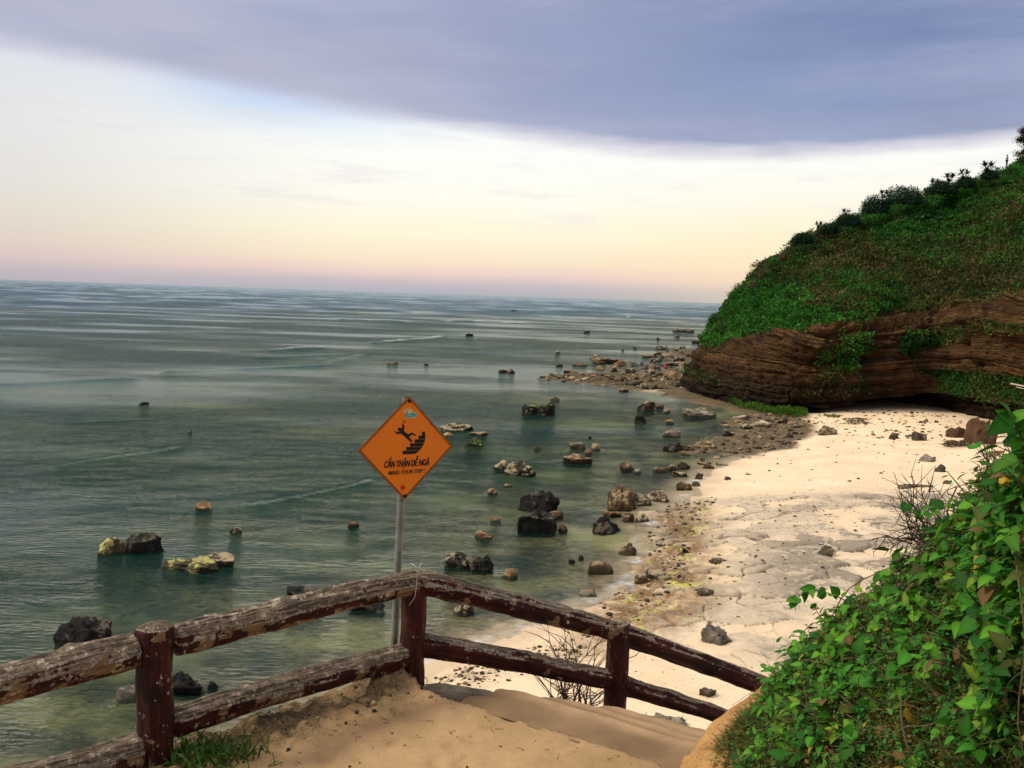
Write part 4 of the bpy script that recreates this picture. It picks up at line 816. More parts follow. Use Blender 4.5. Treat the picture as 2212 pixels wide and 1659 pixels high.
for k in range(9):
    qa, qb = Q0 - .10 + sum(TRS[:k]), Q0 + .03 + sum(TRS[:k + 1])   # each tread runs under the one above it
    RS = RSS[k] or .14; z1 = BZ - sum(RSS[:k + 1]) - (.0 if k else .004)
    if k == 0: qa = Q0 - .06
    # along-nosing coordinate where the kerb line crosses
    def left_at(qq):
        return float(np.interp(qq, [5.5, 5.81, 6.25, 6.62, 7.0, 7.3, 7.6, 8.6], [-4.0, -3.88, -3.68, -3.42, -3.06, -2.80, -2.46, -1.5]) + .03 * math.sin(qq * 23))
    nu, nv = 120, 14; U = np.linspace(0, 1, nu)[None, :]; Vv = np.linspace(0, 1, nv)[:, None]
    qq = qa + (qb - qa) * Vv + 0 * U; l0 = np.vectorize(left_at)(qa + (qb - qa) * Vv)
    nn_ = l0 + (3.4 - 0) * U + .0 * Vv
    px, py = qq * gd.x + nn_ * nd.x, qq * gd.y + nn_ * nd.y
    wob_ = .006 * vn(px * 3, py * 3, k)
    pz = z1 + .008 * fbm(px, py, k, 3, 4) - .020 * sst(.88, 1.0, Vv) ** 2 * (1 + .6 * vn(px * 2.5, py * 2.5, k + 5)) - .02 * sst(.05, 0, U)
    px = px + gd.x * wob_ * Vv * 1.5; py = py + gd.y * wob_ * Vv * 1.5
    top = np.stack([px, py, pz], -1); front = top[-1:] - [0, 0, RS + .12]
    allr = np.concatenate([top, front], 0); lft_ = allr.copy()
    V = allr.reshape(-1, 3); Fq = gridf(nv + 1, nu)
    side = np.stack([top[:, 0], top[:, 0] - [0, 0, RS + .35]], 1).reshape(-1, 3); Fs = [[len(V) + 2 * i, len(V) + 2 * i + 1, len(V) + 2 * i + 3, len(V) + 2 * i + 2] for i in range(nv - 1)]
    V = np.concatenate([V, side]); Fq = np.concatenate([Fq, np.array(Fs)])
    tread_tone = np.zeros(len(V)); tread_tone[:nu * nv] = (sst(.88, .60, Vv) * (.9 + .4 * fbm(px, py, k + 3, 3, 2.5)) + .8 * sst(.93, 1.0, Vv) * (vn(px * 5, py * 5, k) > -.1)).reshape(-1)  # darker over the back of each tread and in patches along its nosing
    mesh('step', V - np.array(stairs.location), Fq, mstep, stairs, smooth=False, attrs={'tread_tone': np.clip(tread_tone, 0, 1)})
# lumpy cement kerb under the right part of the railing
def log_mesh(pts, radii, nseg=30, step=.03, amp=.012, seed=0, oval=1.0, scale=6, cap=.35, knots=()):
    P = [Vector(p) for p in pts]; Ls = [0]
    for a, b in zip(P, P[1:]): Ls.append(Ls[-1] + (b - a).length)
    n = max(6, int(Ls[-1] / step)); tt_ = np.linspace(0, Ls[-1], n)
    pp = np.stack([np.interp(tt_, Ls, [p[i] for p in P]) for i in range(3)], 1); rr_ = np.interp(tt_, Ls, radii)
    if len(P) > 2:
        ker = np.ones(9) / 9; pad = np.pad(pp, ((4, 4), (0, 0)), 'edge')
        pp2 = np.stack([np.convolve(pad[:, i], ker, 'valid') for i in range(3)], 1); pp2[0], pp2[-1] = pp[0], pp[-1]; pp = pp2
    T = np.gradient(pp, axis=0); T /= np.linalg.norm(T, axis=1, keepdims=True)
    ref = np.array([0, 0, 1.]) if abs(T[0, 2]) < .8 else np.array([0, 1., 0])
    A = np.cross(T, ref); A /= np.linalg.norm(A, axis=1, keepdims=True); B = np.cross(A, T)
    an = np.linspace(0, 2 * math.pi, nseg, endpoint=False)[None, :]
    ends = np.minimum(tt_, Ls[-1] - tt_); capf = np.sqrt(np.clip(1 - (1 - np.clip(ends / (cap * rr_.mean() + 1e-6), 0, 1)) ** 2, 0.0, 1)) if cap else np.ones(n)
    cs, sn = np.cos(an), np.sin(an); ax = tt_[:, None]
    nz_ = fbm(cs * 1.1 + seed, sn * 1.1, ax * 1.6, 3, scale * .35) * amp * 1.1 + fbm(cs * .6 + seed, sn * .6, ax * .35, 4, scale * 2.2) * amp * .45
    nz_ -= amp * 1.0 * sst(.55, .9, 1 - np.abs(vn(cs * 2.6 + seed * 2, sn * 2.6, ax * .5)))
    R = (rr_[:, None] + nz_) * capf[:, None]
    for kt, ka, kr in knots: R = R + kr * np.exp(-((ax - kt) / .05) ** 2 - (np.angle(np.exp(1j * (an - ka))) / .35) ** 2)
    V = pp[:, None, :] + A[:, None, :] * (R * cs)[..., None] + B[:, None, :] * (R * sn)[..., None] * oval
    log_mesh.la = np.repeat(tt_, nseg); log_mesh.lb = (an + 0 * ax).reshape(-1)
    V = V.reshape(-1, 3); i = np.arange(n - 1)[:, None] * nseg + np.arange(nseg)[None, :]; j = np.arange(n - 1)[:, None] * nseg + (np.arange(nseg)[None, :] + 1) % nseg
    Fq = np.stack([i, j, j + nseg, i + nseg], -1).reshape(-1, 4)
    return V, Fq
kp = [ony(905, 1494, 7.5), ony(960, 1490, 7.6), ony(1030, 1498, 7.72), ony(1110, 1514, 7.86), ony(1200, 1536, 8.03), ony(1290, 1560, 8.2), ony(1380, 1606, 8.38), ony(1450, 1650, 8.53)]
V, Fq = log_mesh([p - Vector((0, 0, .07)) for p in kp], [.12, .13, .13, .12, .12, .12, .13, .13], 28, .03, .022, 3, .9, 5)
tag(mesh('kerb', V, Fq, plain('rough_cement', (.15, .12, .085), .95, .45, 6, .8)), 'lumpy grey cement kerb along the stair edge under the right railing', 'kerb')

# ---------------------------------------------------------------- railing
mf, g = material('peeling_maroon_paint')
co = g('NewGeometry').outputs['Position']; nz = g('SeparateXYZ', {0: g('NewGeometry').outputs['Normal']}).outputs[2]
n1 = g.noise(co, 3.2, 6, .62); n2 = g.noise(co, 11, 7, .7); n3 = g.noise(co, 45, 5, .6); n4 = g.noise(g('Mapping', {0: co, 1: (7, 3, 1)}), 5.2, 4, .5)
wa = g('Attribute', attribute_type='OBJECT', attribute_name='wear').outputs['Fac']
paint = g.mix(g.mr(n1, .35, .65), (.026, .006, .004), (.090, .016, .010))
paint = g.mix(g.mr(n3, .45, .7, 0, .5), paint, (.018, .008, .006))
bark = g.mix(g.mr(n2, .36, .64), (.105, .078, .050), (.28, .215, .145)); bark = g.mix(g.mr(n3, .50, .62, 0, .8), bark, (.055, .038, .024))
fa = lambda q_: g('Attribute', attribute_name=q_).outputs['Fac']
fib = g('CombineXYZ', {0: g.m('MULTIPLY', fa('la'), 1.1), 1: g.m('MULTIPLY', fa('lc'), 2.2), 2: g.m('MULTIPLY', fa('ls'), 2.2)})
fb = g('TexNoise', {'Vector': fib, 'Scale': 3.2, 'Detail': 6, 'Roughness': .7, 'Distortion': .35}).outputs[0]
bark = g.mix(g.mr(fb, .40, .47, .9, 0), bark, (.035, .024, .015)); bark = g.mix(g.mr(fb, .56, .66, 0, .5), bark, (.26, .21, .15))
tanc = g.mix(n3, (.20, .12, .055), (.30, .19, .09)); whit = g.mix(n3, (.34, .29, .21), (.58, .50, .38))
wear = g.m('ADD', g.m('MULTIPLY', nz, .42), g.m('ADD', g.m('MULTIPLY', n2, .55), g.m('ADD', g.m('MULTIPLY', n1, .5), g.m('MULTIPLY', wa, .30))))
wm = g.mr(wear, .83, .87)
tm = g.m('MULTIPLY', g.mr(g.m('ADD', n4, g.m('ADD', g.m('MULTIPLY', n2, .25), g.m('MULTIPLY', wa, .20))), .80, .815), 1.0)
sp = g.mr(g.m('ADD', g.m('MULTIPLY', n2, .7), g.m('ADD', g.m('MULTIPLY', n3, .3), g.m('MULTIPLY', wa, .05))), .615, .625)
c = g.mix(tm, paint, tanc); c = g.mix(wm, c, bark); c = g.mix(sp, c, whit)
rim = g.m('MULTIPLY', g.mr(wear, .80, .85), g.mr(wear, .87, .92, 1, 0)); c = g.mix(g.m('MULTIPLY', rim, g.mr(n3, .45, .55, 0, .9)), c, whit)
hgt = g.m('ADD', g.m('ADD', g.m('MULTIPLY', wm, -.6), g.m('MULTIPLY', g.mr(fb, .38, .5), .8)), g.m('ADD', g.m('MULTIPLY', n3, .5), n2))
finish(g, g('BsdfPrincipled', {'Base Color': c, 'Roughness': g.mr(wm, 0, 1, .62, .95), 'Specular IOR Level': .2, 'Normal': g('Bump', {'Strength': .9, 'Distance': .012, 'Height': hgt})}))
fence = empty('railing', (C2.x, C2.y, BZ - .05), 'cement log railing with peeling maroon paint along the terrace and stairs', 'railing')
def rail(name, pts, radii, wear_, seed, **k):
    V, Fq = log_mesh(pts, radii, 40, .018, k.pop('amp', .011), seed, **k)
    o = mesh(name, V - np.array(fence.location), Fq, mf, fence, attrs={'la': log_mesh.la + seed * 3.1, 'lc': np.cos(log_mesh.lb), 'ls': np.sin(log_mesh.lb)}); o['wear'] = wear_; return o
def post(xy, zt, r, seed, wear_, zb):
    return rail('post', [(xy.x, xy.y, zb), (xy.x, xy.y, zb + .3), (xy.x + .004, xy.y, zt)], [r * 1.12, r, r * .98], wear_, seed, amp=.008, cap=.35)
zt = lambda u, v, y: ony(u, v, y).z
post(L2, zt(333, 1342, 5.9) - .0, .122, 11, .22, BZ - .6); post(C2, zt(893, 1238, 7.4), .112, 12, .15, BZ - .4); post(R2, zt(1335, 1338, 8.2), .110, 13, .05, BZ - 1.5)
def dirp(a, b, t): return a + (b - a) * t
a0 = ony(290, 1402, 5.86); a1 = ony(0, 1476, 5.28); rail('rail', [a0 + (a0 - a1) * .05, a1, a1 + (a1 - a0) * .9], [.122, .128, .13], 1.0, 21, knots=((1.05, 1.4, .05), (.45, 1.0, .03)))
rail('rail', [ony(368, 1383, 5.98), ony(600, 1327, 6.6), ony(760, 1286, 7.02), ony(905, 1255, 7.42)], [.118, .112, .108, .105], .95, 22, knots=((.62, 1.2, .02),))
rail('rail', [ony(880, 1258, 7.38), ony(935, 1262, 7.45), ony(1140, 1313, 7.84), ony(1345, 1366, 8.22)], [.10, .104, .104, .100], .42, 23)
rail('rail', [ony(1325, 1362, 8.18), ony(1500, 1425, 8.58), ony(1640, 1478, 8.89), ony(1800, 1560, 9.29)], [.098, .098, .100, .10], .15, 24)
b0 = ony(300, 1622, 5.85); b1 = ony(0, 1704, 5.28); rail('rail', [b0 + (b0 - b1) * .05, b1, b1 + (b1 - b0) * .9], [.12, .12, .12], .8, 31)
rail('rail', [ony(365, 1562, 5.98), ony(600, 1490, 6.6), ony(880, 1413, 7.38)], [.112, .108, .104], .72, 32)
rail('rail', [ony(895, 1390, 7.42), ony(1100, 1424, 7.76), ony(1320, 1468, 8.18)], [.098, .100, .098], .12, 33)
rail('rail', [ony(1335, 1478, 8.2), ony(1440, 1508, 8.45), ony(1545, 1542, 8.67), ony(1720, 1610, 9.09)], [.094, .092, .092, .092], .12, 34)
# string tied round the corner post
ms2 = plain('nylon_string', (.42, .38, .30), .6)
def ring(c, r, z, n=20, tilt=0.0): return [Vector((c.x + r * math.cos(a), c.y + r * math.sin(a), z + tilt * math.sin(a + 1))) for a in np.linspace(0, 2 * math.pi, n)]
t1 = ony(903, 1228, 7.26)
segs = [(ring(C2, .135, zt(888, 1487, 7.3), 24, .02), .004), ([t1 + Vector((.03, 0, .05)), t1, ony(900, 1262, 7.24), ony(896, 1290, 7.24), ony(884, 1308, 7.23)], .004), ([t1, t1 + Vector((-.06, .04, .03)), t1 + Vector((-.09, .1, 0))], .004)]
tag(mesh('string', *tubes(segs, 5), ms2), 'thin pale string tied round the corner post of the railing', 'string')

# ---------------------------------------------------------------- warning sign
mg_pole, g = material('galvanised_pole')
co = g('NewGeometry').outputs['Position']; n1 = g.noise(co, 5, 5); n2 = g.noise(co, 30, 4); zz = g('SeparateXYZ', {0: co}).outputs[2]
c = g.mix(g.mr(n1, .35, .65), (.14, .15, .12), (.25, .26, .21)); c = g.mix(g.mr(n2, .56, .66, 0, .7), c, (.10, .06, .03))
finish(g, g('BsdfPrincipled', {'Base Color': c, 'Roughness': .55, 'Metallic': .35}))
pb = ony(845, 1490, 7.72); pt = ony(877, 857, 7.72)
sign = empty('warning_sign', pb, 'orange diamond warning sign with falling figure on a grey pole behind the railing corner', 'sign')
SL = np.array(pb)
V, Fq = log_mesh([pb - Vector((0, 0, .3)), pt], [.036, .034], 24, .05, .0008, 1, cap=0); mesh('pole', V - SL, Fq, mg_pole, sign)
bu = (pt - pb).normalized(); br_ = Vector((math.cos(rad(34)), math.sin(rad(34)), 0)); br_ = (br_ - bu * br_.dot(bu)).normalized(); bn = bu.cross(br_).normalized()
bn = -bn if bn.y > 0 else bn
bc = ony(875.2, 967, 7.66) + bn * .03
HU, HR = .462, .466
def bp_(a, b, o=0.0): return bc + br_ * (a * HR) + bu * (b * HU) + bn * o
def flat(name, polys, off, mat, th=.0015, parent=sign):
    V, Fs = [], []
    for pl in polys:
        ar = sum(pl[i][0] * pl[(i + 1) % len(pl)][1] - pl[(i + 1) % len(pl)][0] * pl[i][1] for i in range(len(pl)))
        pl = list(pl)[::-1] if ar < 0 else list(pl)
        n = len(pl); b = len(V); V += [bp_(x, y, off + th) for x, y in pl] + [bp_(x, y, off) for x, y in pl]
        Fs.append(tuple(range(b, b + n))); Fs.append(tuple(range(b + 2 * n - 1, b + n - 1, -1)))
        for i in range(n): Fs.append((b + i, b + n + i, b + n + (i + 1) % n, b + (i + 1) % n))
    return mesh(name, np.array([v[:] for v in V]) - SL, Fs, mat, parent, smooth=False)
mor, g = material('orange_sign_face')
co = g('NewGeometry').outputs['Position']; n1 = g.noise(co, 4, 5); n2 = g.noise(co, 40, 5, .7)
c = g.mix(g.mr(n1, .3, .7), (.78, .185, .008), (.86, .215, .012)); c = g.mix(g.mr(n2, .66, .72, 0, .5), c, (.30, .07, .008))
finish(g, g('BsdfPrincipled', {'Base Color': c, 'Roughness': .5, 'Specular IOR Level': .25}))
mk_ = plain('black_paint', (.006, .005, .005), .5); mdk = plain('dark_maroon_line', (.05, .008, .006), .5); mrim = plain('worn_rim', (.22, .09, .03), .7, .5, 20)
dm = lambda s: [(0, s), (s, 0), (0, -s), (-s, 0)]
board = flat('board', [dm(1.0)], -.004, mrim, .004)
flat('face', [dm(.968)], .0005, mor, .001, sign)
o_, i_ = .955, .935
flat('border', [[(0, o_), (o_, 0), (i_, 0), (0, i_)], [(o_, 0), (0, -o_), (0, -i_), (i_, 0)], [(0, -o_), (-o_, 0), (-i_, 0), (0, -i_)], [(-o_, 0), (0, o_), (0, i_), (-i_, 0)]], .002, mdk, .001)
def zb(x, y):            # close-up pixel of the sign -> board units
    dx, dy = x - 707, y - 836; a, b, c_, d_ = 522.5, 36.5, -33.5, -627.5; det = a * d_ - b * c_
    return ((dx * d_ - b * dy) / det, (a * dy - c_ * dx) / det)
def disc(x, y, r, n=20): return [zb(x + r * math.cos(t), y + r * 1.1 * math.sin(t)) for t in np.linspace(0, 2 * math.pi, n, endpoint=False)]
def limb(p, q_, r0, r1):
    p, q_ = Vector(p), Vector(q_); d_ = (q_ - p).normalized(); n_ = Vector((-d_.y, d_.x)); a0_ = math.atan2(d_.y, d_.x); o = []
    for t in np.linspace(math.pi / 2, 3 * math.pi / 2, 8): o.append(zb(p.x + r0 * math.cos(a0_ + t), p.y + r0 * math.sin(a0_ + t)))
    for t in np.linspace(-math.pi / 2, math.pi / 2, 8): o.append(zb(q_.x + r1 * math.cos(a0_ + t), q_.y + r1 * math.sin(a0_ + t)))
    return o
Z = lambda *p: [zb(*x) for x in p]
fig = [disc(633, 612, 21), limb((655, 640), (672, 590), 15, 13), limb((674, 590), (667, 550), 13, 8), limb((650, 645), (612, 658), 14, 11), limb((612, 658), (580, 640), 11, 6),
       limb((662, 645), (715, 690), 24, 20), limb((705, 690), (757, 750), 18, 13), limb((718, 690), (768, 656), 15, 12), limb((768, 656), (800, 678), 11, 8), Z((670, 508), (680, 516), (696, 508), (690, 522), (684, 530), (672, 522))]
fz = [[(x, y) for x, y in f_] for f_ in fig]
V0 = .002
pic = flat('falling_figure', [fz[0]], V0, mk_, .001)
for i, f_ in enumerate(fz[1:]): # joined silhouette pieces stepped a hair apart so faces never coincide
    o = flat('tmp', [f_], V0 + .00012 * (i + 1), mk_, .001)
    bm = bmesh.new(); bm.from_mesh(pic.data); bm.from_mesh(o.data); bm.to_mesh(pic.data); bm.free(); bpy.data.objects.remove(o)
flat('stair_symbol', [Z((876, 633), (910, 632), (914, 680), (912, 722), (836, 722), (836, 683), (876, 680)), Z((793, 727), (910, 725), (900, 766), (793, 770)), Z((744, 775), (897, 770), (880, 812), (744, 816)),
                      Z((702, 821), (877, 816), (850, 858), (702, 862)), Z((660, 867), (845, 862), (815, 893), (790, 903), (660, 908))], V0, mk_, .001)
mst1 = plain('sticker_teal', (.10, .32, .30), .5, .5, 60); mst2 = plain('sticker_cream', (.55, .55, .22), .5, .4, 60); mred = plain('red_mark', (.45, .02, .01), .5)
st = flat('sticker', [Z((660, 398), (690, 398), (690, 370), (705, 378), (720, 362), (735, 345), (745, 375), (780, 372), (755, 405), (800, 400), (828, 425), (815, 450), (800, 470), (760, 476), (700, 480), (705, 440), (690, 415))], V0, mst2, .001)
flat('sticker_print', [Z((703, 398), (722, 392), (728, 425), (790, 405), (825, 426), (810, 452), (740, 470), (706, 462))], V0 + .0015, mst1, .001)
flat('red_mark', [disc(657, 1308, 25, 16), Z((655, 1336), (660, 1336), (652, 1362), (648, 1362))], V0, mred, .001)
for (x, y, r) in ((741, 270, 19), (682, 1412, 21)):
    flat('bolt', [disc(x, y, r, 8)], V0, mk_, .006); 
flat('chip', [disc(978, 538, 9, 7)], V0, mdk, .001)
# the pole bracket behind the top corner
V, Fq = log_mesh([pt - Vector((0, 0, .02)), pt + bu * .012], [.045, .045], 12, .01, 0, 1, cap=0)
def word(name, txt, x0, y0, x1, y1, hpx, shear=.12, bold=.016):
    cu_ = bpy.data.curves.new(name, 'FONT'); cu_.body = txt; cu_.size = 1; cu_.offset = bold; cu_.shear = 0; cu_.resolution_u = 3
    ob = bpy.data.objects.new(name, cu_); COL.objects.link(ob); bpy.context.view_layer.update()
    me = bpy.data.meshes.new_from_object(ob.evaluated_get(bpy.context.evaluated_depsgraph_get())); bpy.data.objects.remove(ob)
    co_ = np.array([v.co[:] for v in me.vertices]); xmin, xmax = co_[:, 0].min(), co_[:, 0].max(); ch = .71     # cap height
    V = []; Fw = []; nv_ = len(co_)
    A0, A1 = np.array(zb(x0, y0)), np.array(zb(x1, y1)); up = np.array(zb(x0 + hpx * .06, y0 - hpx)) - A0
    for rep, sh_x in enumerate((-.003, .003) if hpx < 60 else (-.0045, 0, .0045)):
      Fw += [tuple(i_ + rep * nv_ for i_ in p_.vertices) for p_ in me.polygons]
      for x, y, _ in co_:
        t = (x - xmin) / (xmax - xmin) + sh_x; p = A0 + (A1 - A0) * t + up * (y / ch) + (A1 - A0) / np.linalg.norm(A1 - A0) * shear * np.linalg.norm(up) * (y / ch)
        V.append(bp_(p[0], p[1], .004 + .0002 * rep))
    o = mesh(name, np.array([v[:] for v in V]) - SL, Fw, mk_, sign, smooth=False); return o
word('vietnamese_lettering', 'CẨN THẬN DỄ NGÃ', 456, 1068, 950, 1040, 78)
word('english_lettering', 'MIND YOUR STEP !', 503, 1155, 895, 1128, 46, .14, .004)

# ---------------------------------------------------------------- low wall and planted bank on the right
mw, g = material('ochre_plaster')
co = g('TexCoord').outputs['Object']; n1 = g.noise(co, 2.5, 6, .6); n2 = g.noise(co, 12, 6, .7); n3 = g.noise(co, 50, 4)
c = g.mix(g.mr(n1, .35, .65), (.33, .175, .062), (.47, .27, .10)); c = g.mix(g.mr(n2, .54, .66, 0, .7), c, (.17, .09, .035)); c = g.mix(g.mr(n3, .58, .68, 0, .6), c, (.10, .055, .025))
finish(g, g('BsdfPrincipled', {'Base Color': c, 'Roughness': .95, 'Specular IOR Level': .15, 'Normal': g('Bump', {'Strength': .8, 'Distance': .02, 'Height': g.m('ADD', n2, g.m('MULTIPLY', n3, .4))})}))
WL = [ony(1668, 1448, 5.95), ony(1640, 1468, 5.9), ony(1592, 1508, 5.85), ony(1545, 1560, 5.85), ony(1500, 1612, 5.75), ony(1462, 1662, 5.6), ony(1430, 1730, 5.3), ony(1400, 1900, 4.6)]
WR = [ony(1760, 1420, 5.75), ony(1745, 1450, 5.6), ony(1700, 1500, 5.45), ony(1655, 1570, 5.3), ony(1625, 1630, 5.1), ony(1590, 1700, 4.9), ony(1560, 1800, 4.6), ony(1540, 2000, 4.1)]
WLn, WRn = cr(np.array(WL), 160), cr(np.array(WR), 160)
prof = [(-.02, -2.2), (-.03, -.6), (-.02, -.12), (0, -.04), (.05, 0), (.15, .012)] + [(x, .012) for x in np.linspace(.25, 1, 14)]
V = []
for i in range(160):
    for a, dz_ in prof:
        p = WLn[i] + (WRn[i] - WLn[i]) * a; nz_ = fbm(p[0], p[1], p[2] + dz_, 4, 3.2); lt = WLn[i] - WRn[i]; lt = lt / np.linalg.norm(lt)
        V.append(p + [0, 0, dz_ + .035 * nz_ - .03 * abs(fbm(p[0], p[1], 3, 3, 7))] + lt * .06 * nz_ * (a < .2))
tag(mesh('retaining_wall', V, gridf(160, len(prof)), mw), 'low ochre plastered wall between the stairs and the planted bank', 'wall')

CREST = [(1560, 1640, 5.45), (1618, 1565, 5.55), (1660, 1515, 5.6), (1690, 1478, 5.6), (1735, 1440, 5.4), (1790, 1400, 5.1), (1880, 1340, 4.7), (1985, 1255, 4.3), (2080, 1175, 3.9), (2140, 1080, 3.55), (2195, 1000, 3.2), (2290, 940, 3.0), (2520, 860, 2.6)]
FRONT = [(1520, 1800, 4.9), (1560, 1800, 4.7), (1590, 1800, 4.6), (1640, 1800, 4.4), (1700, 1800, 4.2), (1780, 1800, 3.95), (1870, 1800, 3.7), (1960, 1800, 3.4), (2060, 1800, 3.1), (2160, 1800, 2.85), (2280, 1800, 2.6), (2450, 1800, 2.4), (2800, 1800, 2.2)]
c1 = np.array([ony(*p)[:] for p in CREST]); c0 = np.array([ony(*p)[:] for p in FRONT])
mid = c0 * .5 + c1 * .5 + np.array([0, 0, .10]); mid[:, 2] += np.linspace(-.06, .16, len(mid))
bk1 = c1 + [.10, .45, -.55]; bk2 = c1 + [.4, 2.2, -4.0]; bk3 = c1 + [1.5, 6.0, -9.5]; fr0 = c0 + [-.2, -1.2, -.15]
NB, MB = 420, 300
BK = cr(cr(np.stack([fr0, c0, mid, c1, bk1, bk2, bk3]), NB).transpose(1, 0, 2), MB).transpose(1, 0, 2)   # rows front->back, cols left->right
bx, by, bz = BK[..., 0], BK[..., 1], BK[..., 2]
BK = BK.copy(); BK[..., 2] = bz + .05 * fbm(bx, by, 3, 4, 1.6) + .015 * fbm(bx, by, 5, 3, 9)
msoil, g = material('bank_soil')
co = g('TexCoord').outputs['Object']; n1 = g.noise(co, 4, 6, .6); n2 = g.noise(co, 20, 6, .7)
c = g.mix(g.mr(n1, .4, .62), (.028, .024, .010), (.085, .048, .020)); c = g.mix(g.mr(n2, .5, .62, 0, .7), c, (.02, .03, .008))
finish(g, g('BsdfPrincipled', {'Base Color': c, 'Roughness': 1, 'Specular IOR Level': .1, 'Normal': g('Bump', {'Strength': 1.0, 'Distance': .03, 'Height': n2})}))
tag(mesh('bank', BK.reshape(-1, 3), gridf(NB, MB), msoil), kind='structure')
dU = np.gradient(BK, axis=1); dV = np.gradient(BK, axis=0); BN = np.cross(dU, dV); BN /= np.linalg.norm(BN, axis=2, keepdims=True) + 1e-9
if BN[150, 150, 2] < 0: BN = -BN
barea = np.linalg.norm(np.cross(dU, dV), axis=2)
def pick(n, r0, r1, dens):
    i = rng.integers(int(r0 * NB), int(r1 * NB), n); j = rng.integers(0, MB, n); pr = barea[i, j] / np.percentile(barea[int(r0 * NB):int(r1 * NB)], 90) * dens(i / NB, j / MB, BK[i, j])
    k = rng.random(n) < pr; return i[k], j[k]
def blades(C, N, ln, wd, col, lean=.5, up=.8):
    n = len(C); d_ = rng.normal(size=(n, 3)) * lean + N * .4; d_[:, 2] += up; d_ /= np.linalg.norm(d_, axis=1, keepdims=True)
    s = np.cross(d_, rng.normal(size=(n, 3))); s /= np.linalg.norm(s, axis=1, keepdims=True); b = rng.normal(size=(n, 3)) * .35; b[:, 2] -= .35
    L_ = ln[:, None]; W_ = wd[:, None]
    m1 = C + d_ * L_ * .45; m2 = C + d_ * L_ * .8 + b * L_ * .25; t = C + d_ * L_ + b * L_ * .6
    V = np.stack([C - s * W_, C + s * W_, m1 + s * W_ * .9, m1 - s * W_ * .9, m2 + s * W_ * .6, m2 - s * W_ * .6, t], 1).reshape(-1, 3); i0 = np.arange(n)[:, None] * 7
    Q = np.concatenate([i0 + [0, 1, 2, 3], i0 + [3, 2, 4, 5]]); T3 = i0 + [5, 4, 6]
    return V, [tuple(x) for x in Q.tolist()] + [tuple(x) for x in T3.tolist()], np.repeat(col, 7, 0)
gm_ = lambda r, c_, P: np.clip(1.35 - 1.7 * np.clip(c_ - .16, 0, 1), .3, 1) * (.75 + .5 * vn(P[:, 0] * 2, P[:, 1] * 2, 6))
i, j = pick(150000, .10, .63, gm_)
col = np.where((fbm(BK[i, j][:, 0], BK[i, j][:, 1], 4, 3, 2.2) + rng.normal(size=len(i)) * .5 > .35)[:, None], np.array([.16, .115, .035]), np.array([.060, .110, .018])) * rng.uniform(.45, 1.4, (len(i), 1))
V, Fx, cc = blades(BK[i, j], BN[i, j], rng.uniform(.04, .15, len(i)), rng.uniform(.0015, .0035, len(i)), col)
tag(mesh('grass', V, Fx, M_grass, smooth=False, cols=cc), 'short green and straw coloured grass covering the bank beside the low wall', 'grass', kind='stuff')
LT = [(0, .0), (.06, .30), (.22, .46), (.45, .44), (.68, .30), (.86, .13), (1.0, 0)]
def leaf_mesh(pos, dr_, nrm_, size, col, serr=.0):
    """ovate leaves with a raised fold, drooping tip and lighter midrib"""
    n = len(pos); d_ = dr_ / np.linalg.norm(dr_, axis=1, keepdims=True); s = np.cross(d_, nrm_); s /= np.linalg.norm(s, axis=1, keepdims=True) + 1e-9; u_ = np.cross(s, d_)
    Vs, Cs = [], []; fold = rng.uniform(.05, .35, (n, 1)); droop = rng.uniform(.05, .55, (n, 1)); asp = rng.uniform(.5, 1.05, (n, 1)); tw = rng.normal(size=(n, 1)) * .12
    S = size[:, None]
    for t, w_ in LT:
        base = pos + d_ * S * t - u_ * S * droop * t * t
        back = -.10 * S * (t < .1) * (w_ > 0)
        for sg in (-1, 0, 1):
            if w_ == 0 and sg: continue
            e = w_ * asp * (1 + (rng.normal(size=(n, 1)) * .07 if sg else 0))
            Vs.append(base + s * S * e * sg + u_ * S * (abs(sg) * w_ * fold + sg * tw * w_) + d_ * back * abs(sg))
            Cs.append(col * (1.25 if sg == 0 else .9) )
    m = len(Vs); V = np.stack(Vs, 1).reshape(-1, 3); C_ = np.clip(np.stack(Cs, 1), 0, 1).reshape(-1, 3)
    # order: 0 base; then (L,M,R) x5 ; tip
    Fs = [(0, 1, 2), (0, 2, 3)]
    for k in range(4):
        a = 1 + 3 * k; Fs += [(a, a + 3, a + 4, a + 1), (a + 1, a + 4, a + 5, a + 2)]
    a = 13; Fs += [(a, 16, a + 1), (a + 1, 16, a + 2)]
    i0 = np.arange(n)[:, None] * m
    out_ = []
    for f_ in Fs: out_ += [tuple(x) for x in (i0 + np.array(f_)).tolist()]
    return V, out_, C_
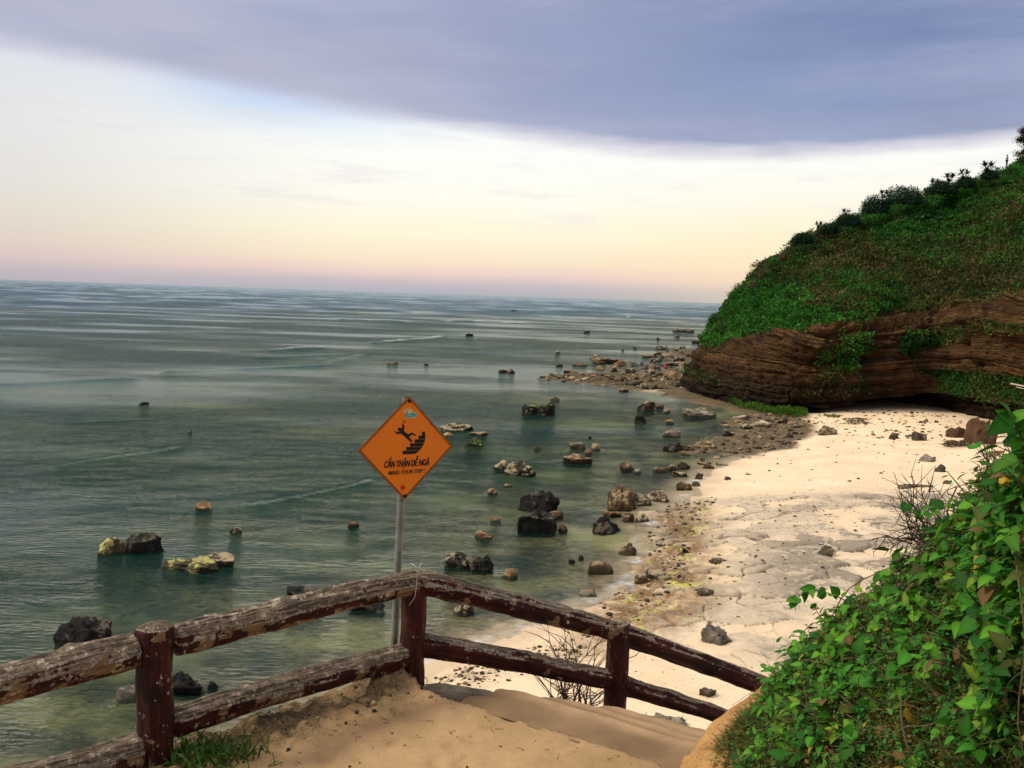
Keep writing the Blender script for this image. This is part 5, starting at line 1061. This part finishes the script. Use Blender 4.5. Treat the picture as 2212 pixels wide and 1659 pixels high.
def plants(i, j, hmin, hmax, smin, smax, nl, palette, lean=.35):
    P, D, N_, S, K, st_ = [], [], [], [], [], []
    for a, b in zip(i, j):
        o = BK[a, b]; ax = BN[a, b] * .8 + rng.normal(size=3) * lean; ax[2] += .7; ax /= np.linalg.norm(ax); H = rng.uniform(hmin, hmax); bend = rng.normal(size=3) * .15
        pal = palette[rng.choice(len(palette), p=[.34, .34, .18, .08, .06])]
        n = rng.integers(nl[0], nl[1]); ph = rng.random() * 6.3; pts_ = [o + ax * H * t + bend * H * t * t for t in (0, .33, .66, 1)]; st_.append((pts_, [.004, .0035, .003, .002]))
        for k in range(n):
            t = .25 + .75 * (k + .5) / n; c_ = o + ax * H * t + bend * H * t * t; an = ph + k * 2.4; e1 = np.cross(ax, [0, 0, 1.]) ; e1 = e1 / (np.linalg.norm(e1) + 1e-6); e2 = np.cross(ax, e1)
            rd = e1 * math.cos(an) + e2 * math.sin(an); dd_ = rd + ax * (.15 + .5 * t) + [0, 0, -.1]; sz = rng.uniform(smin, smax) * (1.05 - .45 * t)
            P.append(c_ + rd * sz * .25); D.append(dd_); N_.append(ax * .9 + [0, -.15, .5] + rng.normal(size=3) * .28); S.append(sz * rng.choice([.7, .85, 1.0, 1.1]))
            cl = np.array(pal) * rng.uniform(.5, 1.25)
            if rng.random() < .012: cl = np.array([.42, .27, .03]) * rng.uniform(.7, 1.1)
            elif rng.random() < .03: cl = np.array([.15, .085, .035])
            K.append(cl)
    return np.array(P), np.array(D), np.array(N_), np.array(S), np.array(K), st_
PAL = [(.045, .190, .014), (.085, .240, .016), (.022, .110, .010), (.150, .250, .022), (.085, .110, .018)]
dl = lambda r, c_, P: np.clip((c_ - .17) * 3.0, .0, 1) * np.clip(.42 + 1.3 * fbm(P[:, 0], P[:, 1], 3, 3, 2.0), .16, 1) * np.where((r < .34) & (c_ < .9), np.clip((r - .2) * 7 , .12, 1), 1)
i, j = pick(7800, .12, .60, dl)
P, D, N_, S, K, st_ = plants(i, j, .05, .20, .045, .112, (4, 8), PAL)
V, Fx, cc = leaf_mesh(P, D, N_, S, K)
tag(mesh('creeping_plants', V, Fx, M_leaf, cols=cc), 'broad leaved green creepers covering the bank in the lower right', 'plants', kind='stuff')
M_stem = plain('green_stems', (.07, .10, .03), .7, .4, 10)
tag(mesh('creeper_stems', *tubes(st_[::2], 4), M_stem), 'green stems of the creepers on the bank', 'stems', kind='stuff')
# small clover-like sprigs near the wall and low litter
i, j = pick(7800, .12, .6, lambda r, c_, P: np.clip(1.0 - np.abs(c_ - .35) * 1.4, .2, 1))
P, D, N_, S, K, _ = plants(i[:2600], j[:2600], .03, .12, .018, .042, (4, 7), [(.05, .20, .03), (.03, .14, .02), (.10, .20, .03), (.15, .10, .03), (.06, .09, .02)])
V, Fx, cc = leaf_mesh(P, D, N_, S, K); tag(mesh('small_leaved_plants', V, Fx, M_leaf, cols=cc), 'tiny leaved sprigs growing through the grass of the bank', 'plants', kind='stuff')
# long woody vines trailing through the leaves
segs = []
for k in range(30):
    a, b_ = int(rng.uniform(.2, .56) * NB), int(rng.uniform(.3, .98) * MB); P_ = []; da, db = rng.normal() * 9, rng.normal() * 9
    for s_ in range(9):
        a = int(np.clip(a + da, .14 * NB, .60 * NB)); b_ = int(np.clip(b_ + db, 20, MB - 2)); da += rng.normal() * 4; db += rng.normal() * 4
        P_.append(BK[a, b_] + BN[a, b_] * rng.uniform(.03, .17))
    segs.append(([Vector(p) for p in cr(np.array(P_), 26)], list(np.linspace(.0032, .0014, 26))))
tag(mesh('trailing_vines', *tubes(segs, 5), plain('vine_bark', (.10, .075, .038), .85, .4, 20)), 'thin tan woody vines trailing through the leaves of the bank', 'vines', kind='stuff')
# individual marked leaves
def one_leaf(u, v, y, size, col, label, dirv=(.6, -.3, -.3), nv=(-.1, -.7, .7)):
    V, Fx, cc = leaf_mesh(np.array([ony(u, v, y)[:]]), np.array([dirv], float), np.array([nv], float), np.array([size]), np.array([col]))
    tag(mesh('leaf', V, Fx, M_leaf, cols=cc), label, 'leaf')
one_leaf(1955, 1530, 3.62, .10, (.62, .40, .04), 'large yellow leaf among green ones near the bottom of the bank', (.5, -.1, -.35))
one_leaf(2150, 1490, 3.0, .085, (.40, .30, .03), 'yellowing leaf near the right edge low on the bank', (.3, -.3, -.5))
one_leaf(2168, 1040, 3.05, .07, (.60, .30, .03), 'orange yellow leaf at the right edge high on the bank', (.6, -.1, -.05))
# dry twigs
def twig_bush(base, n, h, spread, seed, r=.006, lean=(0, 0, 0), leaves=0, sub=3, curl=.25):
    R = np.random.default_rng(seed); segs = []
    base = np.array(base)
    for k in range(n):
        d_ = R.normal(size=3) * spread + np.array(lean); d_[2] += 1; d_ /= np.linalg.norm(d_); H = h * R.uniform(.5, 1.1); p = base + R.normal(size=3) * [.12, .08, .02] * h; pts_ = [p]
        for s in range(6): d_ = d_ + R.normal(size=3) * curl * .5; d_ /= np.linalg.norm(d_); p = p + d_ * H / 6; pts_.append(p)
        segs.append((pts_, list(np.linspace(r, r * .3, 7))))
        for q_ in range(sub):
            s = R.integers(1, 6); e = R.normal(size=3) * .8 + d_; e /= np.linalg.norm(e); L_ = H * R.uniform(.15, .4); a = pts_[s]
            segs.append(([a, a + e * L_ * .5, a + e * L_ + R.normal(size=3) * .05 * h], [r * .6, r * .45, r * .2]))
    return tubes(segs, 5)
M_twig = plain('dry_twigs', (.060, .040, .024), .9, .4, 15)
b = ony(1235, 1545, 9.0)
tag(mesh('dry_shrub', *twig_bush(b, 34, 1.05, .45, 3, .009, curl=.5), M_twig), 'bare dry bush behind the kerb between the corner post and right post', 'shrub')
b = ony(1428, 1625, 9.0)
tag(mesh('dry_shrub', *twig_bush(b, 7, .42, .5, 5, .006), M_twig), 'small leafless twig beside the big flat oval rock under the railing', 'shrub')
b = ony(2040, 1180, 4.25)
tag(mesh('dry_branches', *twig_bush(b, 46, .42, .42, 8, .0038, (-.9, .1, -.1), sub=5, curl=.7), M_twig), 'tangle of bare brown branches reaching out left over the sand from the bank', 'branches')
b = ony(2150, 1050, 3.55)
tag(mesh('dry_stalks', *twig_bush(b, 9, .20, .28, 9, .0035, (-.1, 0, .6), sub=6, curl=.15), M_twig), 'row of upright dead stalks at the top of the bank near the huge boulder', 'stalks')
b = ony(1690, 1470, 5.75)
tag(mesh('dry_stalks', *twig_bush(b, 6, .28, .45, 10, .003, (-.5, 0, .3), sub=2, curl=.2), plain('straw', (.20, .17, .06), .8)), 'thin straw coloured stalks above the end of the top rail', 'stalks')
def sprig(pts_, nleaf, smin, smax, label, seed):
    R = np.random.default_rng(seed); Pn = cr(np.array([p[:] for p in pts_]), 16); root = empty('leafy_sprig', Vector(Pn[0]), label, 'sprig')
    o = np.array(root.location); V, Fx = tubes([([Vector(p) for p in Pn], list(np.linspace(.004, .0015, 16)))], 5); mesh('stem', np.array([v[:] for v in V]) - o, Fx, M_stem, root)
    for k in range(nleaf):
        t = 3 + int(12 * k / nleaf); p = Pn[t]; d_ = R.normal(size=3) * .6 + [0, 0, .1] + (Pn[min(t + 1, 15)] - Pn[t - 1]) * 8
        V, Fx, cc = leaf_mesh(np.array([p]), np.array([d_]), np.array([[0, -.6, .8]]) + R.normal(size=(1, 3)) * .3, np.array([R.uniform(smin, smax)]), np.array([PAL[k % 3]]) * .9); mesh('leaf', V - o, Fx, M_leaf, root, cols=cc)
sprig([ony(1850, 1310, 4.9), ony(1800, 1285, 4.9), ony(1755, 1275, 4.9), ony(1722, 1292, 4.9), ony(1718, 1320, 4.9)], 9, .05, .09, 'vine shoot hanging out over the pale rock from the left flank of the bank', 4)
sprig([ony(2010, 1160, 4.2), ony(1980, 1110, 4.2), ony(1950, 1080, 4.2)], 6, .035, .06, 'short leafy shoot rising among the bare brown branches', 5)
sprig([ony(2212, 980, 3.0), ony(2200, 930, 3.0), ony(2186, 905, 3.0), ony(2180, 890, 3.0)], 7, .06, .10, 'upright leafy shoot at the right edge in front of the cliff', 6)
# weed tuft at the bottom left
b = onz(452, 1636, BZ + .01); b = Vector((b.x, b.y, BZ))
n = 420; C = np.array(b) + rng.normal(size=(n, 3)) * [.15, .11, 0]
V, Fx, cc = blades(C, np.tile([0, 0, 1.], (n, 1)), rng.uniform(.05, .17, n), rng.uniform(.004, .009, n), np.array([.055, .115, .018]) * rng.uniform(.5, 1.5, (n, 1)), .6, .6)
tag(mesh('weed', V, Fx, M_grass, smooth=False, cols=cc), 'small green weed tuft growing on the terrace edge by the left post', 'weed', kind='stuff')
# pebbles and crumbs on the terrace edge
V2, F2 = ICO[2]; Vs, Fs, Cs = [], [], []; k = 0
for _ in range(300):
    t = rng.random(); p = L2.lerp(C2, t); off = rng.normal() * .16 - .12; x, y = p.x + off * -.69 + rng.normal() * .05, p.y + off * .72; s = .003 + .020 * rng.random() ** 4
    ii = int(np.clip((y - ys[0]) / .028, 0, len(ys) - 1)); jj = int(np.clip((x - xs[0]) / .028, 0, len(xs) - 1)); q_ = V2 * rng.uniform(.6, 1.1, 3) * s
    Vs.append(q_ + [x, y, tz[ii, jj] + s * .4]); Fs.append(F2 + k); k += len(V2); Cs.append(np.tile(np.array(dk[rng.integers(5)]), (len(V2), 1)))
for _ in range(160):
    x, y = rng.uniform(-1.7, 1.6), rng.uniform(5.2, 7.2); s = .003 + .009 * rng.random() ** 3
    ii = int(np.clip((y - ys[0]) / .028, 0, len(ys) - 1)); jj = int(np.clip((x - xs[0]) / .028, 0, len(xs) - 1)); q_ = V2 * rng.uniform(.6, 1.1, 3) * s
    Vs.append(q_ + [x, y, tz[ii, jj] + s * .4]); Fs.append(F2 + k); k += len(V2); Cs.append(np.tile(np.array(dk[rng.integers(4)]), (len(V2), 1)))
tag(mesh('gravel', np.concatenate(Vs), np.concatenate(Fs), bpy.data.materials['shore_rubble_stone'], cols=np.concatenate(Cs)), 'loose crumbs of stone on the terrace under the left rails', 'gravel', kind='stuff')

segs = []
for _ in range(150):
    if rng.random() < .6: t = rng.random(); p = L2.lerp(C2, t); x, y = p.x + rng.normal() * .22 + .15, p.y + rng.normal() * .2 - .25
    else: x, y = rng.uniform(-1.6, 1.5), rng.uniform(5.2, 6.9)
    ii = int(np.clip((y - ys[0]) / .028, 0, len(ys) - 1)); jj = int(np.clip((x - xs[0]) / .028, 0, len(xs) - 1)); z_ = tz[ii, jj] + .006; a_ = rng.random() * 6.3; l_ = rng.uniform(.01, .07)
    segs.append(([(x, y, z_), (x + math.cos(a_) * l_, y + math.sin(a_) * l_, z_ + .004 + rng.random() * .01)], [.0022, .0012]))
tag(mesh('leaf_litter', *tubes(segs, 4), M_twig), 'dry twig bits and leaf litter strewn over the terrace', 'litter', kind='stuff')

# ---------------------------------------------------------------- plants on the skyline
def crest_z(x, y): return None
def bush(u, v, w, hp, y, name, label, cat, col, n=2600, leaf=(.15, .38), group=None, spiky=False):
    y -= 3; v -= 5; c_ = ony(u, v, y); W = w * y / F; H = hp * y / F; root = empty(name, (c_.x, c_.y, c_.z - .3), label, cat, group); o = np.array(root.location)
    R = rng.normal(size=(n, 3)); R /= np.linalg.norm(R, axis=1, keepdims=True); R *= (.35 + .65 * rng.random((n, 1)) ** .5)
    R *= (1 + .28 * fbm(R[:, 0], R[:, 1], R[:, 2] + u, 3, 2.4))[:, None]; R[:, 2] = np.abs(R[:, 2]) * 1.0 - .25
    C = R * [W / 2, W / 2 * .8, H]
    V, Fq, cc = scatter_quads(C, R, rng.uniform(*leaf, n), np.array(col) * rng.uniform(.5, 1.5, (n, 1)), .5, .35); mesh('foliage', V, Fq, M_far, root, smooth=False, cols=cc)
    segs = []
    for k in range(7): e = C[rng.integers(n)] * .8; segs.append(([(0, 0, -.6), tuple(e * .5 + [0, 0, .05]), tuple(e)], [.10, .06, .02]))
    mesh('branches', *tubes(segs, 5), M_twig, root); return root
def pandanus(u, v, s, y, label):
    y -= 3; v -= 3; s *= 1.3; c_ = ony(u, v, y); S = s * y / F; root = empty('screw_pine', (c_.x, c_.y, c_.z - .4), label, 'plant', 'screw pines on the headland skyline')
    segs = [([(0, 0, -.3), (.1 * S, 0, .35 * S), (-.05 * S, 0, .6 * S)], [.09, .07, .05]), ([(.1 * S, 0, .3 * S), (.35 * S, .1, .6 * S)], [.06, .04])]
    mesh('trunk', *tubes(segs, 6), M_twig, root); V, Fx = [], []
    for cx, cz in ((-.05 * S, .62 * S), (.36 * S, .62 * S), (.1 * S, .25 * S)):
        for k in range(34):
            a = rng.random() * 6.3; e = rng.uniform(-.2, 1.3); L_ = S * rng.uniform(.35, .6); d_ = np.array([math.cos(a) * math.cos(e), math.sin(a) * math.cos(e), math.sin(e)]); sd_ = np.array([-math.sin(a), math.cos(a), 0]) * .045 * S
            p = np.array([cx, 0, cz]); m_ = p + d_ * L_ * .6; t_ = p + d_ * L_ + [0, 0, -.18 * L_]; b_ = len(V); V += [p - sd_, p + sd_, m_ + sd_ * .8, m_ - sd_ * .8, t_]; Fx += [(b_, b_ + 1, b_ + 2, b_ + 3), (b_ + 3, b_ + 2, b_ + 4)]
    mesh('leaves', np.array(V), Fx, M_far, root, smooth=False, cols=np.tile([.022, .045, .020], (len(V), 1)))
BG_ = 'dark bushes on the headland skyline'
for (u, v, w_, h_, y, lb) in [(1735, 520, 46, 22, 146, 'round green bush lowest on the headland skyline'), (1790, 500, 44, 18, 145, 'low dark bush second from the left on the headland skyline'), (1832, 482, 56, 26, 143, 'dark bushy clump on the lower middle of the skyline'),
                          (1890, 452, 66, 34, 142, 'wide dark bush left of the big domed one on the skyline'), (1955, 432, 92, 34, 141, 'biggest domed dark bush on the headland skyline'), (2035, 412, 66, 24, 139, 'dark bush under the pair of screw pines'), (2085, 400, 40, 20, 138, 'small dark bush under the single screw pine left of the top'),
                          (2140, 382, 34, 16, 136, 'small dark bush beside the highest screw pine')]:
    bush(u, v, w_, h_, y, 'bush', lb, 'bush', (.020, .052, .026), int(1500 + w_ * 60), group=BG_)
for (u, v, s, y, lb) in [(1765, 496, 16, 146, 'lowest screw pine on the headland skyline'), (1823, 470, 18, 144, 'second lowest screw pine on the skyline, left of the dark clump'), (1905, 430, 18, 142, 'screw pine beside the big domed bush'), (2015, 408, 20, 139, 'left one of the pair of screw pines right of the domed bush'), (2046, 398, 22, 139, 'right one of the pair of screw pines right of the domed bush'),
                     (2078, 390, 22, 138, 'screw pine standing alone between the pair and the highest one'), (2128, 376, 24, 136, 'highest screw pine on the skyline near the standing person')]:
    pandanus(u, v, s, y, lb)
for (u, v, hh, lb, sd_) in [(1652, 605, 1.9, 'bare dry bush on the steep left skyline of the headland', 31), (1628, 632, 1.7, 'lower bare dry bush on the steep left skyline of the headland', 32), (1690, 562, 1.1, 'smallest bare dry bush, upper on the steep left skyline', 33)]:
    tag(mesh('dry_shrub', *twig_bush(ony(u, v, 147), 40, hh * 1.4, .5, sd_, .045, (-.3, 0, 0), sub=3), plain('far_twigs', (.16, .10, .06), .9)), lb, 'shrub', 'bare bushes on the headland skyline')
# tree at the right edge
tb = ony(2222, 350, 134); tree = empty('tree', tb, 'dark reddish tree crown entering at the right edge above the headland', 'tree')
segs = [([(0, 0, -1), (-.1, 0, 1.2), (-.3, 0, 2.6), (-.5, .2, 4.2)], [.22, .18, .13, .06])]
for k in range(16):
    z0 = rng.uniform(.8, 3.8); a = rng.random() * 6.3; L_ = rng.uniform(.9, 1.9); e = (math.cos(a) * L_ - .3, math.sin(a) * L_, z0 + rng.uniform(.1, .9)); segs.append(([(-.08 * z0, 0, z0), (e[0] * .5, e[1] * .5, z0 + .2), e], [.07, .045, .02]))
mesh('trunk', *tubes(segs, 6), M_twig, tree)
C = []
for k in range(26):
    z0 = rng.uniform(.6, 4.6); a = rng.random() * 6.3; L_ = rng.uniform(.3, 2.0) * (1.1 - z0 * .12); c_ = np.array([math.cos(a) * L_ - .3, math.sin(a) * L_, z0 + .3]); C.append(c_ + rng.normal(size=(330, 3)) * [.34, .34, .24])
C = np.concatenate(C); V, Fq, cc = scatter_quads(C, C * 0, rng.uniform(.10, .26, len(C)), np.where(rng.random((len(C), 1)) < .45, [[.055, .018, .012]], [[.020, .022, .012]]) * rng.uniform(.5, 1.5, (len(C), 1)), .2, .5)
mesh('crown', V, Fq, M_far, tree, smooth=False, cols=cc)

# ---------------------------------------------------------------- people and boat
def skin(name, J, E, mat, parent, sub=1):
    me = bpy.data.meshes.new(name); ks = list(J); me.from_pydata([J[k][:3] for k in ks], [(ks.index(a), ks.index(b)) for a, b in E], [])
    o = bpy.data.objects.new(name, me); COL.objects.link(o); sm_ = o.modifiers.new('s', 'SKIN'); ss = o.modifiers.new('u', 'SUBSURF'); ss.levels = ss.render_levels = sub
    for i_, k in enumerate(ks): r = J[k][3]; me.skin_vertices[0].data[i_].radius = (r, r * (J[k][4] if len(J[k]) > 4 else 1)); me.skin_vertices[0].data[i_].use_root = (i_ == 0)
    dg = bpy.context.evaluated_depsgraph_get(); m2 = bpy.data.meshes.new_from_object(o.evaluated_get(dg)); bpy.data.objects.remove(o)
    m2.name = name; m2.materials.clear(); m2.materials.append(mat); o2 = bpy.data.objects.new(name, m2); COL.objects.link(o2); o2.parent = parent
    m2.polygons.foreach_set('use_smooth', np.ones(len(m2.polygons), bool)); return o2
M_skin = plain('skin', (.36, .20, .13), .6); M_hair = plain('hair', (.012, .009, .007), .5)
STAND = dict(pel=(0, 0, .95, .15, .7), wai=(0, 0, 1.1, .13, .7), che=(0, 0, 1.32, .16, .65), nek=(0, 0, 1.47, .055), hed=(0, -.01, 1.60, .095, 1.1), top=(0, 0, 1.68, .075),
             sl=(-.18, 0, 1.42, .06), el=(-.24, .02, 1.15, .045), hl=(-.22, -.06, .92, .032), sr=(.18, 0, 1.42, .06), er=(.25, .02, 1.15, .045), hr=(.22, -.06, .92, .032),
             tl=(-.09, 0, .86, .085), kl=(-.10, -.02, .48, .058), al=(-.11, .02, .08, .04), fl=(-.12, -.13, .03, .035), tr=(.09, 0, .86, .085), kr=(.11, -.02, .48, .058), ar=(.12, .02, .08, .04), fr=(.14, -.13, .03, .035))
SQUAT = dict(pel=(0, .12, .28, .16, .8), wai=(0, .08, .42, .14, .8), che=(0, -.06, .62, .16, .7), nek=(0, -.12, .75, .055), hed=(0, -.15, .87, .095, 1.1), top=(0, -.14, .95, .075),
             sl=(-.18, -.06, .70, .06), el=(-.24, -.28, .52, .045), hl=(-.08, -.42, .42, .032), sr=(.18, -.06, .70, .06), er=(.24, -.28, .52, .045), hr=(.08, -.42, .42, .032),
             tl=(-.10, .05, .28, .09), kl=(-.16, -.32, .46, .06), al=(-.13, -.12, .08, .042), fl=(-.14, -.28, .03, .035), tr=(.10, .05, .28, .09), kr=(.16, -.32, .46, .06), ar=(.13, -.12, .08, .042), fr=(.14, -.28, .03, .035))
ED = [('pel', 'wai'), ('wai', 'che'), ('che', 'nek'), ('nek', 'hed'), ('hed', 'top'), ('che', 'sl'), ('sl', 'el'), ('el', 'hl'), ('che', 'sr'), ('sr', 'er'), ('er', 'hr'), ('pel', 'tl'), ('tl', 'kl'), ('kl', 'al'), ('al', 'fl'), ('pel', 'tr'), ('tr', 'kr'), ('kr', 'ar'), ('ar', 'fr')]
def person(loc, pose, top_c, leg_c, rz, label, hat=None, scale=1.0):
    root = empty('person', loc, label, 'person'); root.rotation_euler = (0, 0, rz); root.scale = (scale,) * 3; J = pose
    skin('body', J, ED, M_skin, root)
    def grow(keys, f): return {k: (*J[k][:3], J[k][3] * f, *(J[k][4:])) for k in keys}
    sh_ = grow(['pel', 'wai', 'che', 'sl', 'el', 'sr', 'er'], 1.16); skin('shirt', sh_, [e for e in ED if e[0] in sh_ and e[1] in sh_], plain('shirt', top_c, .9), root)
    tr_ = grow(['pel', 'tl', 'kl', 'al', 'tr', 'kr', 'ar'], 1.2); skin('trousers', tr_, [e for e in ED if e[0] in tr_ and e[1] in tr_], plain('trousers', leg_c, .9), root)
    V, Fx = ICO[3]; h_ = J['hed']; V = V * [.105, .115, .10] + np.array(h_[:3]) + [0, .025, .045]; mesh('hair', V, Fx, M_hair, root)
    if hat:
        V, Fx = ICO[3]; V = V.copy(); V = V * [.30, .30, .10]; V[:, 2] = np.maximum(V[:, 2], -.01); mesh('hat', V + np.array(h_[:3]) + [0, 0, .10], Fx, plain('hat', hat, .9), root)
    return root
f = ony(2174, 360, 133.5); person(f, STAND, (.75, .66, .52), (.02, .025, .05), .5, 'person in a pale shirt and dark trousers standing on top of the headland')
def reef_at(u, v): p = onz(u, v, .7); return p
person(reef_at(1396, 800), SQUAT, (.05, .04, .04), (.10, .06, .04), .9, 'crouching person in dark clothes at the left of the group on the reef')
person(reef_at(1407, 799), {k: v for k, v in STAND.items()}, (.82, .80, .76), (.35, .22, .16), .3, 'person in a white top with dark hair standing in the group on the reef', scale=.72)
person(reef_at(1415, 799), SQUAT, (.10, .05, .03), (.06, .04, .03), -.4, 'crouching person in brown between the white and the green one on the reef', scale=1.05)
person(reef_at(1423, 799), SQUAT, (.12, .20, .14), (.10, .16, .12), -1.0, 'crouching person in grey green at the right of the group on the reef', scale=1.05)
person(reef_at(1438, 799), SQUAT, (.62, .02, .02), (.55, .02, .02), .2, 'person dressed all in bright red bending down apart from the group', hat=(.60, .03, .02), scale=1.15)
bo = onz(1110, 672); boat = empty('fishing_boat', (bo.x, bo.y, 0), 'tiny dark fishing boat far out near the horizon', 'boat')
V, Fx = [], []; ns = 16
for i_ in range(ns):
    t = i_ / (ns - 1); x = (t - .5) * 5.2; w_ = .75 * math.sin(math.pi * min(max(t, .03), .97)) ** .6; zt_ = .55 + .9 * abs(t - .5) ** 2 * 2.4
    V += [(x, -w_, zt_), (x, -w_ * .7, .1), (x, 0, -.15), (x, w_ * .7, .1), (x, w_, zt_), (x, w_ * .85, zt_ - .03), (x, 0, .12), (x, -w_ * .85, zt_ - .03)]
Fx = [(i_ * 8 + k, i_ * 8 + (k + 1) % 8, i_ * 8 + 8 + (k + 1) % 8, i_ * 8 + 8 + k) for i_ in range(ns - 1) for k in range(8)] + [tuple(range(8))[::-1], tuple(range((ns - 1) * 8, ns * 8))]
mesh('hull', V, Fx, plain('dark_hull', (.02, .03, .03), .7), boat); mesh('bench', [(-.2, -.6, .42), (.2, -.6, .42), (.2, .6, .42), (-.2, .6, .42), (-.2, -.6, .46), (.2, -.6, .46), (.2, .6, .46), (-.2, .6, .46)], [(0, 3, 2, 1), (4, 5, 6, 7), (0, 1, 5, 4), (1, 2, 6, 5), (2, 3, 7, 6), (3, 0, 4, 7)], M_drift, boat)
mesh('oar', *tubes([([(-.4, -.3, .6), (-1.9, -1.0, 1.5)], .04)], 5), M_drift, boat)
person((bo.x + .6, bo.y, .30), {k: (v[0], v[1], v[2], *v[3:]) for k, v in STAND.items()}, (.03, .03, .04), (.02, .02, .03), .4, 'dark figure standing in the tiny fishing boat near the horizon')
